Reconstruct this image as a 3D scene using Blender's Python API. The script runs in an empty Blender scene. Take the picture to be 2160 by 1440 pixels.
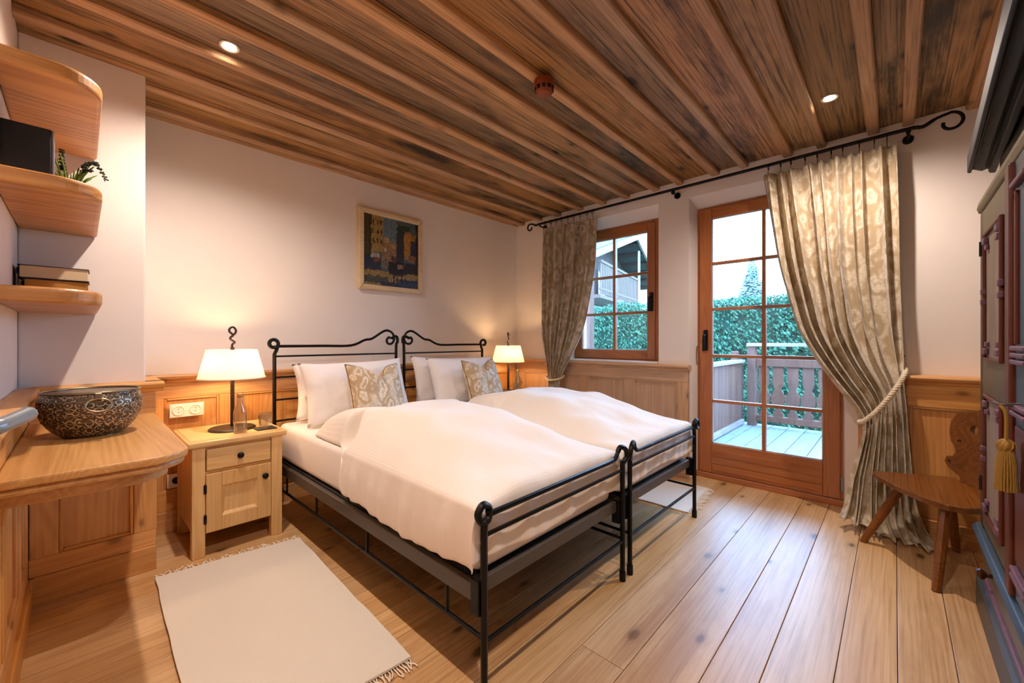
import bpy, bmesh, math, random
from mathutils import Vector, Matrix, noise
random.seed(7)
PI = math.pi
sc = bpy.context.scene
C = sc.collection

# ---------------------------------------------------------------- camera, world, exposure
CAM_H = 1.15
cam_d = bpy.data.cameras.new('camera'); cam = bpy.data.objects.new('camera', cam_d); C.objects.link(cam)
cam.location = (0, 0, CAM_H); cam.rotation_euler = (PI/2, 0, math.radians(43.28-90))
cam_d.sensor_width = 36; cam_d.lens = 36*857/2160; cam_d.shift_y = -2/2160; cam_d.clip_start = 0.02
sc.camera = cam
sc.view_settings.view_transform = 'Standard'; sc.view_settings.look = 'None'
sc.view_settings.gamma = 1; sc.view_settings.use_curve_mapping = False
sc.view_settings.exposure = 0.45
W = bpy.data.worlds.new('sky'); sc.world = W; W.use_nodes = True
bg = W.node_tree.nodes['Background']; bg.inputs[0].default_value = (0.30, 0.57, 1.0, 1); bg.inputs[1].default_value = 16.0
SPOT_W = 76; SPOT_COL = (1.0, 0.82, 0.71)
LAMP_W = 4.4; LAMP_COL = (1.0, 0.62, 0.30)
sc.cycles.max_bounces = 6; sc.cycles.diffuse_bounces = 4; sc.cycles.glossy_bounces = 3; sc.cycles.transmission_bounces = 4; sc.cycles.transparent_max_bounces = 8; sc.cycles.sample_clamp_indirect = 5
sc.cycles.use_adaptive_sampling = True; sc.cycles.adaptive_threshold = .06; sc.cycles.adaptive_min_samples = 12; sc.cycles.caustics_reflective = False; sc.cycles.caustics_refractive = False
def portal(name, loc, sx, sy):
    l = bpy.data.lights.new(name, 'AREA'); l.shape = 'RECTANGLE'; l.size = sx; l.size_y = sy; l.cycles.is_portal = True
    o = bpy.data.objects.new(name, l); C.objects.link(o); o.location = loc; o.rotation_euler = (0, PI/2, 0)
portal('daylight_portal_window', (3.86, 2.03, 1.6), 1.4, 1.0)
portal('daylight_portal_door', (3.86, 0.75, 1.15), 2.3, 1.0)

# ---------------------------------------------------------------- materials
def lin(h):
    h = h.lstrip('#'); r = []
    for i in (0, 2, 4):
        c = int(h[i:i+2], 16)/255; r.append(c/12.92 if c <= .04045 else ((c+.055)/1.055)**2.4)
    return (*r, 1)
class NT:
    def __init__(s, name):
        s.m = bpy.data.materials.new(name); s.m.use_nodes = True; s.t = s.m.node_tree
        s.b = s.t.nodes['Principled BSDF']; s.out = s.t.nodes['Material Output']
    def n(s, typ, **kw):
        nd = s.t.nodes.new(typ)
        for k, v in kw.items():
            if k.startswith('i_'):
                nd.inputs[k[2:].replace('_', ' ')].default_value = v
            else: setattr(nd, k, v)
        return nd
    def l(s, a, b): s.t.links.new(a, b)
    def ramp(s, fac, stops, interp='LINEAR'):
        r = s.n('ShaderNodeValToRGB'); r.color_ramp.interpolation = interp
        e = r.color_ramp.elements
        while len(e) < len(stops): e.new(.5)
        for el, (p, c) in zip(e, stops): el.position = p; el.color = c
        s.l(fac, r.inputs[0]); return r.outputs[0]
    def math(s, op, a, b=None):
        m = s.n('ShaderNodeMath', operation=op)
        for i, x in enumerate((a, b)):
            if x is None: continue
            if hasattr(x, 'is_linked'): s.l(x, m.inputs[i])
            else: m.inputs[i].default_value = x
        return m.outputs[0]
    def mix(s, fac, a, b, blend='MIX'):
        m = s.n('ShaderNodeMix', data_type='RGBA', blend_type=blend)
        for i, x in ((0, fac), (6, a), (7, b)):
            if hasattr(x, 'is_linked'): s.l(x, m.inputs[i])
            else: m.inputs[i].default_value = x
        return m.outputs[2]
    def bump(s, h, strength, dist=.01):
        b = s.n('ShaderNodeBump'); b.inputs['Strength'].default_value = strength; b.inputs['Distance'].default_value = dist
        s.l(h, b.inputs['Height']); s.l(b.outputs[0], s.b.inputs['Normal'])
    def coords(s, scale=(1, 1, 1), rand=True):
        tc = s.n('ShaderNodeTexCoord'); src = tc.outputs['Object']
        if rand:
            oi = s.n('ShaderNodeObjectInfo')
            vm = s.n('ShaderNodeVectorMath', operation='MULTIPLY_ADD'); cb = s.n('ShaderNodeCombineXYZ')
            for i in range(3): s.l(oi.outputs['Random'], cb.inputs[i])
            s.l(cb.outputs[0], vm.inputs[0]); vm.inputs[1].default_value = (17.3, 23.1, 31.7); s.l(src, vm.inputs[2]); src = vm.outputs[0]
        mp = s.n('ShaderNodeMapping'); mp.inputs['Scale'].default_value = scale; s.l(src, mp.inputs['Vector'])
        return mp.outputs[0]
def plain(name, col, rough=.5, metal=0, noise_amt=0, nscale=30, bump=0, sheen=0):
    t = NT(name); c = lin(col); t.b.inputs['Roughness'].default_value = rough; t.b.inputs['Metallic'].default_value = metal
    t.b.inputs['Base Color'].default_value = c
    if sheen: t.b.inputs['Sheen Weight'].default_value = sheen
    nz = t.n('ShaderNodeTexNoise', i_Scale=nscale, i_Detail=4.0); t.l(t.coords(rand=False), nz.inputs['Vector'])
    d = tuple(x*(1-noise_amt) for x in c[:3])+(1,)
    t.l(t.mix(nz.outputs[0], d, c), t.b.inputs['Base Color'])
    if bump: t.bump(nz.outputs[0], bump, .004)
    return t.m
def wood(name, dark, light, axis='X', rough=.45, var=.25, ring=7., knots=.5, stain=0, stain_col='#2a1d15', bump=.15, fine=.5, ramp_=.13, pal=None, lines=.0, flat=False, kscale=5.):
    t = NT(name); t.b.inputs['Roughness'].default_value = rough
    def str_(k): return {'X': (k, 1, 1), 'Y': (1, k, 1), 'Z': (1, 1, k)}[axis]
    co = t.coords(str_(.07))
    n1 = t.n('ShaderNodeTexNoise', i_Scale=ring, i_Detail=1.0, i_Distortion=.15); t.l(co, n1.inputs['Vector'])
    rings = t.math('SINE', t.math('MULTIPLY', n1.outputs[0], 110.))
    rings = t.math('MULTIPLY_ADD', rings, .5); rings.node.inputs[2].default_value = .5
    n2 = t.n('ShaderNodeTexNoise', i_Scale=120., i_Detail=3.0, i_Roughness=.6); t.l(t.coords(str_(.018)), n2.inputs['Vector'])
    n3 = t.n('ShaderNodeTexNoise', i_Scale=5., i_Detail=4.0, i_Roughness=.6); t.l(t.coords(str_(.22)), n3.inputs['Vector'])
    f = t.math('ADD', t.math('MULTIPLY', rings, ramp_), t.math('MULTIPLY', n2.outputs[0], fine))
    f = t.math('ADD', f, t.math('MULTIPLY', n3.outputs[0], .85-fine*.4))
    col = t.ramp(f, [(.30, lin(dark)), (.84, lin(light))])
    if lines:
        ln = t.ramp(n2.outputs[0], [(.36, (1, 1, 1, 1)), (.47, (0, 0, 0, 1))])
        col = t.mix(t.math('MULTIPLY', ln, lines), col, tuple(x*.45 for x in lin(dark)[:3])+(1,))
    if pal:
        oi0 = t.n('ShaderNodeObjectInfo'); rr = t.math('FRACT', t.math('MULTIPLY', oi0.outputs['Random'], 13.7))
        pc = t.ramp(rr, [((i+.001)/len(pal), (*c, 1)) for i, c in enumerate(pal)], 'CONSTANT'); col = t.mix(1., col, pc, 'MULTIPLY')
    if knots:
        sx = t.n('ShaderNodeSeparateXYZ'); t.l(t.coords(), sx.inputs[0]); X_, Y_, Z_ = sx.outputs
        cb2 = t.n('ShaderNodeCombineXYZ')
        if flat: pa, pb = X_, Y_
        elif axis == 'Z': pa, pb = Z_, t.math('ADD', X_, Y_)
        else: pa, pb = (X_ if axis == 'X' else Y_), Z_
        t.l(t.math('MULTIPLY', pa, .5), cb2.inputs[0]); t.l(pb, cb2.inputs[1])
        vo = t.n('ShaderNodeTexVoronoi', voronoi_dimensions='2D', i_Scale=kscale); t.l(cb2.outputs[0], vo.inputs['Vector'])
        vs_ = t.n('ShaderNodeSeparateXYZ'); t.l(vo.outputs['Color'], vs_.inputs[0])
        kd = t.math('ADD', vo.outputs['Distance'], t.math('MULTIPLY', t.math('SUBTRACT', n3.outputs[0], .5), .16))
        k = t.ramp(kd, [(.03, (1, 1, 1, 1)), (.065, (.55, .55, .55, 1)), (.085, (.22, .22, .22, 1)), (.17, (0, 0, 0, 1))])
        dk = tuple(x*.28 for x in lin(dark)[:3])+(1,)
        k = t.math('MULTIPLY', k, t.math('GREATER_THAN', vs_.outputs[0], .45)); col = t.mix(t.math('MULTIPLY', k, knots), col, dk)
    if stain:
        n4 = t.n('ShaderNodeTexNoise', i_Scale=2.1, i_Detail=6.0, i_Roughness=.65); t.l(t.coords({'X': (.5, 2.2, 2), 'Y': (2.2, .5, 2), 'Z': (2, 2, .5)}[axis]), n4.inputs['Vector'])
        s4 = t.ramp(n4.outputs[0], [(.50, (0, 0, 0, 1)), (.66, (1, 1, 1, 1))])
        col = t.mix(t.math('MULTIPLY', s4, stain), col, lin(stain_col))
    oi = t.n('ShaderNodeObjectInfo')
    hv = t.n('ShaderNodeHueSaturation'); t.l(col, hv.inputs['Color'])
    v = t.math('MULTIPLY_ADD', oi.outputs['Random'], var*2); v.node.inputs[2].default_value = 1-var; t.l(v, hv.inputs['Value'])
    rs = t.math('FRACT', t.math('MULTIPLY', oi.outputs['Random'], 7.31))
    sv = t.math('MULTIPLY_ADD', rs, var*1.2); sv.node.inputs[2].default_value = 1-var*.6; t.l(sv, hv.inputs['Saturation'])
    t.l(hv.outputs[0], t.b.inputs['Base Color'])
    if bump: t.bump(f, bump, .004)
    return t.m
def fabric(name, col, rough=.9, weave=900, bump=.15, fold=0):
    t = NT(name); t.b.inputs['Base Color'].default_value = lin(col); t.b.inputs['Roughness'].default_value = rough
    t.b.inputs['Sheen Weight'].default_value = .25
    nz = t.n('ShaderNodeTexNoise', i_Scale=weave, i_Detail=2.0); t.l(t.coords(rand=False), nz.inputs['Vector']); h = nz.outputs[0]
    if fold:
        n2 = t.n('ShaderNodeTexNoise', i_Scale=7., i_Detail=3.0, i_Distortion=1.2); t.l(t.coords(), n2.inputs['Vector'])
        h = t.math('ADD', t.math('MULTIPLY', h, .15), t.math('MULTIPLY', n2.outputs[0], fold))
    t.bump(h, bump, .01); return t.m
def waffle(name, col):
    t = NT(name); t.b.inputs['Base Color'].default_value = lin(col); t.b.inputs['Roughness'].default_value = .9; t.b.inputs['Sheen Weight'].default_value = .2
    co = t.coords(rand=False); ws = []
    for d in ('X', 'Y'):
        w = t.n('ShaderNodeTexWave', bands_direction=d, i_Scale=32.); t.l(co, w.inputs['Vector']); ws.append(w.outputs[0])
    n2 = t.n('ShaderNodeTexNoise', i_Scale=5., i_Detail=3.0, i_Distortion=1.0); t.l(co, n2.inputs['Vector'])
    h = t.math('ADD', t.math('MULTIPLY', t.math('ADD', *ws), .08), t.math('MULTIPLY', n2.outputs[0], .9))
    t.bump(h, .35, .012); return t.m
def ikat(name, base, motif, sc_=(5, 5, 3.2), up='Z', thr=.52):
    t = NT(name); t.b.inputs['Roughness'].default_value = .75; t.b.inputs['Sheen Weight'].default_value = .3
    co = t.coords((1, 1, 1))
    nz = t.n('ShaderNodeTexNoise', i_Scale=9., i_Detail=2.0); t.l(co, nz.inputs['Vector'])
    vm = t.n('ShaderNodeVectorMath', operation='MULTIPLY_ADD'); t.l(nz.outputs['Color'], vm.inputs[0]); vm.inputs[1].default_value = (.09, .09, .16); t.l(co, vm.inputs[2])
    mp = t.n('ShaderNodeMapping'); mp.inputs['Scale'].default_value = sc_; t.l(vm.outputs[0], mp.inputs['Vector'])
    vo = t.n('ShaderNodeTexVoronoi', i_Scale=2.4); t.l(mp.outputs[0], vo.inputs['Vector'])
    f = t.ramp(vo.outputs['Distance'], [(.10, (0, 0, 0, 1)), (.22, (.9, .9, .9, 1)), (.32, (1, 1, 1, 1)), (.42, (.1, .1, .1, 1)), (.55, (0, 0, 0, 1)), (.68, (.8, .8, .8, 1))])
    n9 = t.n('ShaderNodeTexNoise', i_Scale=60., i_Detail=2.0); t.l(co, n9.inputs['Vector']); f = t.math('MULTIPLY', f, t.ramp(n9.outputs[0], [(.25, (.2, .2, .2, 1)), (.6, (1, 1, 1, 1))]))
    t.l(t.mix(f, lin(base), lin(motif)), t.b.inputs['Base Color'])
    wv = t.n('ShaderNodeTexNoise', i_Scale=500.); t.l(co, wv.inputs['Vector']); t.bump(wv.outputs[0], .12, .006)
    return t.m
def emit(name, col, s):
    t = NT(name); t.b.inputs['Base Color'].default_value = (*col, 1); t.b.inputs['Emission Color'].default_value = (*col, 1); t.b.inputs['Emission Strength'].default_value = s; return t.m
def glass(name, tint=(1, 1, 1), ior=1.45, refl=1.):
    t = NT(name); t.t.nodes.remove(t.b)
    tr = t.n('ShaderNodeBsdfTransparent'); tr.inputs[0].default_value = (*tint, 1)
    gl = t.n('ShaderNodeBsdfGlossy'); gl.inputs['Roughness'].default_value = .02
    fr = t.n('ShaderNodeFresnel'); fr.inputs[0].default_value = ior; mx = t.n('ShaderNodeMixShader')
    t.l(t.math('MULTIPLY', fr.outputs[0], refl), mx.inputs[0]); t.l(tr.outputs[0], mx.inputs[1]); t.l(gl.outputs[0], mx.inputs[2]); t.l(mx.outputs[0], t.out.inputs[0]); return t.m
def thinglass(name):
    t = NT(name); t.t.nodes.remove(t.b)
    tr = t.n('ShaderNodeBsdfTransparent'); tr.inputs[0].default_value = (.90, .92, .92, 1)
    gl = t.n('ShaderNodeBsdfGlossy'); gl.inputs['Roughness'].default_value = .03
    lw = t.n('ShaderNodeLayerWeight'); lw.inputs[0].default_value = .5; mx = t.n('ShaderNodeMixShader')
    fc = t.math('POWER', lw.outputs['Facing'], 2.); fc = t.math('MULTIPLY_ADD', fc, .8); fc.node.inputs[2].default_value = .07
    t.l(fc, mx.inputs[0]); t.l(tr.outputs[0], mx.inputs[1]); t.l(gl.outputs[0], mx.inputs[2]); t.l(mx.outputs[0], t.out.inputs[0]); return t.m
def realglass(name):
    t = NT(name); t.b.inputs['Transmission Weight'].default_value = 1; t.b.inputs['Roughness'].default_value = .01; t.b.inputs['IOR'].default_value = 1.45; return t.m
def shade_mat():
    t = NT('lamp_shade_fabric'); t.t.nodes.remove(t.b)
    d = t.n('ShaderNodeBsdfDiffuse'); d.inputs[0].default_value = lin('#f6ead6'); tl = t.n('ShaderNodeBsdfTranslucent'); tl.inputs[0].default_value = (1, .88, .72, 1)
    nz = t.n('ShaderNodeTexNoise', i_Scale=400.); t.l(t.coords(), nz.inputs['Vector'])
    mx = t.n('ShaderNodeMixShader'); mx.inputs[0].default_value = .32; t.l(d.outputs[0], mx.inputs[1]); t.l(tl.outputs[0], mx.inputs[2]); t.l(mx.outputs[0], t.out.inputs[0]); return t.m
def vcol(name, rough=.5):
    t = NT(name); t.b.inputs['Roughness'].default_value = rough; a = t.n('ShaderNodeAttribute', attribute_name='Col'); t.l(a.outputs['Color'], t.b.inputs['Base Color']); return t.m
def bronze():
    t = NT('engraved_bronze'); t.b.inputs['Metallic'].default_value = .75; t.b.inputs['Roughness'].default_value = .38
    uv = t.n('ShaderNodeTexCoord'); mp = t.n('ShaderNodeMapping'); mp.inputs['Scale'].default_value = (34, 9, 1); t.l(uv.outputs['UV'], mp.inputs['Vector'])
    vo = t.n('ShaderNodeTexVoronoi', i_Scale=1., i_Randomness=.25); t.l(mp.outputs[0], vo.inputs['Vector'])
    s = t.math('SINE', t.math('MULTIPLY', vo.outputs['Distance'], 17.))
    mp2 = t.n('ShaderNodeMapping'); mp2.inputs['Scale'].default_value = (13, 5, 1); t.l(uv.outputs['UV'], mp2.inputs['Vector'])
    v2 = t.n('ShaderNodeTexVoronoi', i_Scale=1.6, feature='DISTANCE_TO_EDGE'); t.l(mp2.outputs[0], v2.inputs['Vector'])
    e = t.ramp(v2.outputs['Distance'], [(.02, (0, 0, 0, 1)), (.09, (1, 1, 1, 1))])
    f = t.math('MULTIPLY', t.ramp(s, [(-.2+.35, (0, 0, 0, 1)), (.6, (1, 1, 1, 1))]), e)
    t.l(t.mix(f, lin('#5e5042'), lin('#cdbda2')), t.b.inputs['Base Color']); t.bump(f, .6, .004); return t.m
M = dict(
    plaster=plain('white_plaster', '#efe6de', .9, 0, .05, 9, .25),
    floor=wood('oak_floor', '#b48750', '#e6c597', 'X', .40, .09, 5, .95, .5, '#a8713c', .05, .5, .05, [(1, .93, .84), (1, .99, .98), (.93, .85, .75), (1, .95, .9)], .18, True, 4.5),
    ceil=wood('reclaimed_ceiling_board', '#553a22', '#b28c60', 'X', .55, .22, 6, .9, .95, '#1e140d', .4, .7, .10, [(1, .86, .70), (.70, .66, .62), (1.04, 1.0, .96), (1.06, .86, .66), (.80, .71, .60), (1.04, .96, .86)], .7, True, 4.),
    batten=wood('reclaimed_batten', '#98734f', '#cba884', 'X', .5, .12, 6, .5, .25, '#4a3020', .3, .6, .08, [(1, .88, .76), (1, .97, .94), (.9, .8, .7)], .5, True, 5.),
    pineX=wood('pine_x', '#b9783a', '#e3ad6a', 'X', .42, .09, 6, .7), pineY=wood('pine_y', '#b9783a', '#e3ad6a', 'Y', .42, .09, 6, .7), pineZ=wood('pine_z', '#b5733a', '#e3ab66', 'Z', .42, .10, 6, .7),
    paleY=wood('pale_pine_y', '#b0845a', '#d8b08a', 'Y', .45, .06, 6, .9), paleZ=wood('pale_pine_z', '#b0845a', '#d8b08a', 'Z', .45, .08, 6, .9),
    nsX=wood('light_pine_x', '#d0a061', '#ecc88e', 'X', .4, .04, 6, .4), nsZ=wood('light_pine_z', '#d0a061', '#ecc88e', 'Z', .4, .05, 6, .4),
    larchY=wood('larch_y', '#925029', '#be7a4a', 'Y', .38, .05, 7, .15), larchZ=wood('larch_z', '#925029', '#be7a4a', 'Z', .38, .05, 7, .15),
    shelf=wood('shelf_wood', '#8f5626', '#cf9558', 'X', .4, .06, 3.2, .5, ramp_=.24), desk=wood('desk_wood', '#a5703a', '#d6a468', 'Y', .35, .05, 5, .3),
    chair=wood('dark_walnut', '#4a2812', '#8c5527', 'X', .3, .05, 6, .4),
    black=plain('black_iron', '#1b1918', .38, .6, .2, 60, .05), rail=plain('dark_steel', '#575049', .45, .2),
    sheet=fabric('white_sheet', '#f2ebe6', .9, 700, .35, .5), pillow=fabric('white_pillowcase', '#f2ece8', .9, 700, .6, .9), duvet=waffle('cream_waffle', '#f2e9dd'),
    rug=fabric('cream_wool', '#f6efe2', .95, 420, .5), fringe=plain('fringe_cotton', '#f6f0e4', .95),
    curtain=ikat('ikat_curtain', '#a79372', '#d6ccb8', (4.2, 4.2, 2.4)), cushion=ikat('ikat_cushion', '#b59a72', '#e3d8c4', (6.5, 5, 4), thr=.45), lining=fabric('white_lining', '#dfe2e8'),
    piping=plain('brown_piping', '#8a6636', .7), rope=fabric('cream_rope', '#e0d2b6', .8, 300),
    white=plain('white_plastic', '#f0ece6', .35), whitep=plain('white_paint', '#e6e2e0', .5), grey=plain('grey_metal', '#8f9aa2', .35, .4), dark=plain('dark_hole', '#0c0a09', .7), slate=plain('slate', '#2f2c2b', .7),
    blackbox=plain('matt_black', '#08080a', .55), greyedge=plain('grey_plastic', '#5d5a60', .5),
    paper=plain('book_pages', '#dcc8a4', .9, 0, .15, 200), cover=plain('dark_book_cover', '#20161a', .5), cover2=plain('brown_book_cover', '#6b3c1c', .6), leather=plain('tan_book', '#b07a30', .6),
    bronze=bronze(), bronzer=plain('bronze_rim', '#8f8068', .3, .9), base=plain('lamp_base_brown', '#35271f', .5, .3),
    shade=shade_mat(), bulb=emit('lamp_bulb', (1, .75, .45), 14), led=emit('downlight_lens', (1, .86, .66), 30), ring=plain('downlight_ring', '#cfc4b4', .35, .6),
    pane=glass('window_glass', (.97, .99, 1.), 1.45, .9), thin=thinglass('clear_glass'), seal=plain('grey_seal', '#c9d2da', .4),
    olive=wood('olive_paint', '#4a432f', '#6a6046', 'Z', .4, .03, 5, 0), green=plain('dark_green_paint', '#3a3a2c', .4, 0, .4, 12), redp=plain('red_paint', '#64250f', .4, 0, .35, 14), purple=plain('mauve_paint', '#7a5266', .45, 0, .45, 40), blue=plain('blue_paint', '#3f5566', .4, 0, .4, 10), cornice=plain('black_blue_lacquer', '#08090c', .6, 0, .5, 14), painted=wood('painted_panel', '#5c4a38', '#a09080', 'Z', .5, .05, 6, 0, .6, '#6d4a50'),
    brown=plain('turned_knob', '#3a1d0e', .3), gold=plain('gold_thread', '#b58a3a', .5, .25, .45, 220, .4), iron=plain('old_iron', '#77716a', .45, .7),
    gilt=wood('gilt_frame', '#c9ab7c', '#ead6ae', 'X', .4, .03, 8, 0), paint=vcol('oil_paint', .45), smoke=plain('rust_detector', '#8a3c17', .5, 0, .2, 20),
    leaf=plain('grass_leaf', '#6f8a2c', .6, 0, .4, 30), flower=plain('dark_flower', '#20261c', .7), pot=plain('small_pot', '#6a5a4a', .7),
    deck=wood('weathered_deck', '#5f6566', '#858b8d', 'X', .8, .07, 5, .2), brail=wood('balcony_wood', '#4a2c20', '#6f4836', 'Z', .75, .12, 5, .3), brailw=wood('weathered_rail', '#6a584f', '#998c84', 'Y', .8, .08, 5, .2),
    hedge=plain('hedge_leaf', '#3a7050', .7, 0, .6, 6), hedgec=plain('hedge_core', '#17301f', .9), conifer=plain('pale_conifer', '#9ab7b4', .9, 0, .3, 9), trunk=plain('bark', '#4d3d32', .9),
    chw=wood('chalet_wood', '#2a1d17', '#4c372c', 'X', .8, .05, 5, 0), chroof=plain('roof_shingle', '#55575b', .9, 0, .3, 5), chwhite=plain('chalet_plaster', '#c9c8c6', .9), chb=wood('chalet_balcony', '#4a3428', '#6d5346', 'Z', .8, .08, 5, 0), lawn=plain('lawn', '#55704a', .95, 0, .4, 3))

# ---------------------------------------------------------------- mesh helpers
ORG = {}
class MB:
    def __init__(s): s.v = []; s.f = []; s.uv = None; s.col = None
    def add(s, vs, fs):
        o = len(s.v); s.v += [tuple(v) for v in vs]; s.f += [tuple(i+o for i in f) for f in fs]; return s
    def box(s, x0, x1, y0, y1, z0, z1):
        return s.add([(x, y, z) for z in (z0, z1) for y in (y0, y1) for x in (x0, x1)], [(0, 2, 3, 1), (4, 5, 7, 6), (0, 1, 5, 4), (2, 6, 7, 3), (0, 4, 6, 2), (1, 3, 7, 5)])
    def prism(s, poly, lo, hi, axis='Z'):
        n = len(poly); mk = {'Z': lambda a, b, c: (a, b, c), 'X': lambda a, b, c: (c, a, b), 'Y': lambda a, b, c: (a, c, b)}[axis]
        vs = [mk(a, b, lo) for a, b in poly]+[mk(a, b, hi) for a, b in poly]
        return s.add(vs, [tuple(range(n)), tuple(range(2*n-1, n-1, -1))]+[(i, (i+1) % n, n+(i+1) % n, n+i) for i in range(n)])
    def tube(s, pts, r, n=8, closed=False):
        P = [Vector(p) for p in pts]; m = len(P); rs = r if isinstance(r, (list, tuple)) else [r]*m
        T = [((P[(i+1) % m] if (closed or i < m-1) else P[i])-(P[i-1] if (closed or i > 0) else P[i])).normalized() for i in range(m)]
        up = Vector((0, 0, 1)) if abs(T[0].z) < .9 else Vector((1, 0, 0)); N = (up-T[0]*up.dot(T[0])).normalized(); vs = []
        for i in range(m):
            N = (N-T[i]*N.dot(T[i])).normalized(); B = T[i].cross(N)
            vs += [P[i]+(N*math.cos(2*PI*k/n)+B*math.sin(2*PI*k/n))*rs[i] for k in range(n)]
        fs = [(i*n+k, i*n+(k+1) % n, ((i+1) % m)*n+(k+1) % n, ((i+1) % m)*n+k) for i in range(m if closed else m-1) for k in range(n)]
        if not closed: fs += [tuple(range(n-1, -1, -1)), tuple((m-1)*n+k for k in range(n))]
        return s.add(vs, fs)
    def lathe(s, prof, cx=0, cy=0, n=24, axis='Z', c0=(0, 0, 0), uv=False):
        vs = []; m = len(prof)
        for r, z in prof:
            for k in range(n):
                a = 2*PI*k/n; p = (r*math.cos(a), r*math.sin(a), z)
                p = {'Z': p, 'X': (p[2], p[0], p[1]), 'Y': (p[0], p[2], p[1])}[axis]
                vs.append((p[0]+cx+c0[0], p[1]+cy+c0[1], p[2]+c0[2]))
        fs = [(i*n+k, i*n+(k+1) % n, (i+1)*n+(k+1) % n, (i+1)*n+k) for i in range(m-1) for k in range(n)]
        if uv:
            s.uv = []
            for i in range(m-1):
                for k in range(n): s.uv.append([(k/n, i/(m-1)), ((k+1)/n, i/(m-1)), ((k+1)/n, (i+1)/(m-1)), (k/n, (i+1)/(m-1))])
        uv = uv or tuple(prof[0]) == tuple(prof[-1])
        if prof[0][0] > 1e-5 and not uv: fs.append(tuple(range(n-1, -1, -1)))
        if prof[-1][0] > 1e-5 and not uv: fs.append(tuple((m-1)*n+k for k in range(n)))
        return s.add(vs, fs)
    def ball(s, c, r, n=12, sq=(1, 1, 1)):
        pr = [(max(1e-6, r*math.sin(PI*i/8)), -r*math.cos(PI*i/8)) for i in range(9)]; a = len(s.v); s.lathe(pr, 0, 0, n)
        s.v[a:] = [(x*sq[0]+c[0], y*sq[1]+c[1], z*sq[2]+c[2]) for x, y, z in s.v[a:]]; return s
    def grid(s, fn, nu, nv):
        vs = [fn(i/nu, j/nv) for j in range(nv+1) for i in range(nu+1)]
        return s.add(vs, [(j*(nu+1)+i, j*(nu+1)+i+1, (j+1)*(nu+1)+i+1, (j+1)*(nu+1)+i) for j in range(nv) for i in range(nu)])
    def xf(s, m): s.v = [tuple(m @ Vector(v)) for v in s.v]; return s
    def build(s, name, mat, parent=None, smooth=0, bevel=0, subsurf=0, solid=0, solid_off=-1, weld=True, recalc=True):
        me = bpy.data.meshes.new(name)
        if parent is not None: org = ORG[parent.name]
        else:
            xs, ys, zs = zip(*s.v); org = Vector(((min(xs)+max(xs))/2, (min(ys)+max(ys))/2, min(zs)))
        me.from_pydata([tuple(Vector(v)-org) for v in s.v], [], s.f)
        if s.uv:
            ul = me.uv_layers.new(name='UVMap')
            for p in me.polygons:
                if p.index < len(s.uv):
                    for li, c in zip(p.loop_indices, s.uv[p.index]): ul.data[li].uv = c
        if s.col:
            ca = me.color_attributes.new('Col', 'FLOAT_COLOR', 'POINT')
            for i, c in enumerate(s.col): ca.data[i].color = c
        if recalc:
            bm = bmesh.new(); bm.from_mesh(me); bmesh.ops.recalc_face_normals(bm, faces=bm.faces); bm.to_mesh(me); bm.free()
        me.materials.append(M[mat] if isinstance(mat, str) else mat)
        if smooth:
            me.polygons.foreach_set('use_smooth', [True]*len(me.polygons)); me.set_sharp_from_angle(angle=math.radians(smooth))
        o = bpy.data.objects.new(name, me); C.objects.link(o); ORG[o.name] = org
        if parent is not None: o.parent = parent
        else: o.location = org
        if solid: md = o.modifiers.new('solid', 'SOLIDIFY'); md.thickness = solid; md.offset = solid_off
        if bevel: md = o.modifiers.new('bevel', 'BEVEL'); md.width = bevel; md.segments = 2; md.limit_method = 'ANGLE'; md.angle_limit = .6
        if subsurf: md = o.modifiers.new('sub', 'SUBSURF'); md.levels = subsurf; md.render_levels = subsurf
        return o
def box(name, mat, parent, x0, x1, y0, y1, z0, z1, bevel=.003): return MB().box(x0, x1, y0, y1, z0, z1).build(name, mat, parent, bevel=bevel)
def thing(name, label, cat, loc, group=None):
    o = bpy.data.objects.new(name, None); C.objects.link(o); o.location = loc; o.empty_display_size = .1; ORG[o.name] = Vector(loc); return tag(o, label, cat, group)
def tag(o, label, cat, group=None, kind=None):
    o['label'] = label; o['category'] = cat
    if group: o['group'] = group
    if kind: o['kind'] = kind
    return o
def copy_tree(o, parent=None, loc=None):
    c = o.copy(); C.objects.link(c); c.parent = parent
    if loc is not None: c.location = loc; ORG[c.name] = Vector(loc)
    else: ORG[c.name] = ORG[parent.name] if parent else ORG[o.name]
    for ch in list(o.children): copy_tree(ch, c)
    return c
def struct(o, label, cat='wall'): return tag(o, label, cat, kind='structure')
def smooth_path(pts, k=6):
    P = [Vector(p) for p in pts]; out = []
    for i in range(len(P)-1):
        a, b, c, d = P[max(i-1, 0)], P[i], P[i+1], P[min(i+2, len(P)-1)]
        for j in range(k):
            t = j/k; out.append(.5*((2*b)+(c-a)*t+(2*a-5*b+4*c-d)*t*t+(3*b-a-3*c+d)*t**3))
    out.append(P[-1]); return out
def lerpkeys(keys, t):
    for (t0, a), (t1, b) in zip(keys, keys[1:]):
        if t <= t1:
            k = (t-t0)/(t1-t0) if t1 > t0 else 0; return Vector(a).lerp(Vector(b), k) if hasattr(a, '__len__') else a+(b-a)*k
    return Vector(keys[-1][1]) if hasattr(keys[-1][1], '__len__') else keys[-1][1]

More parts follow.
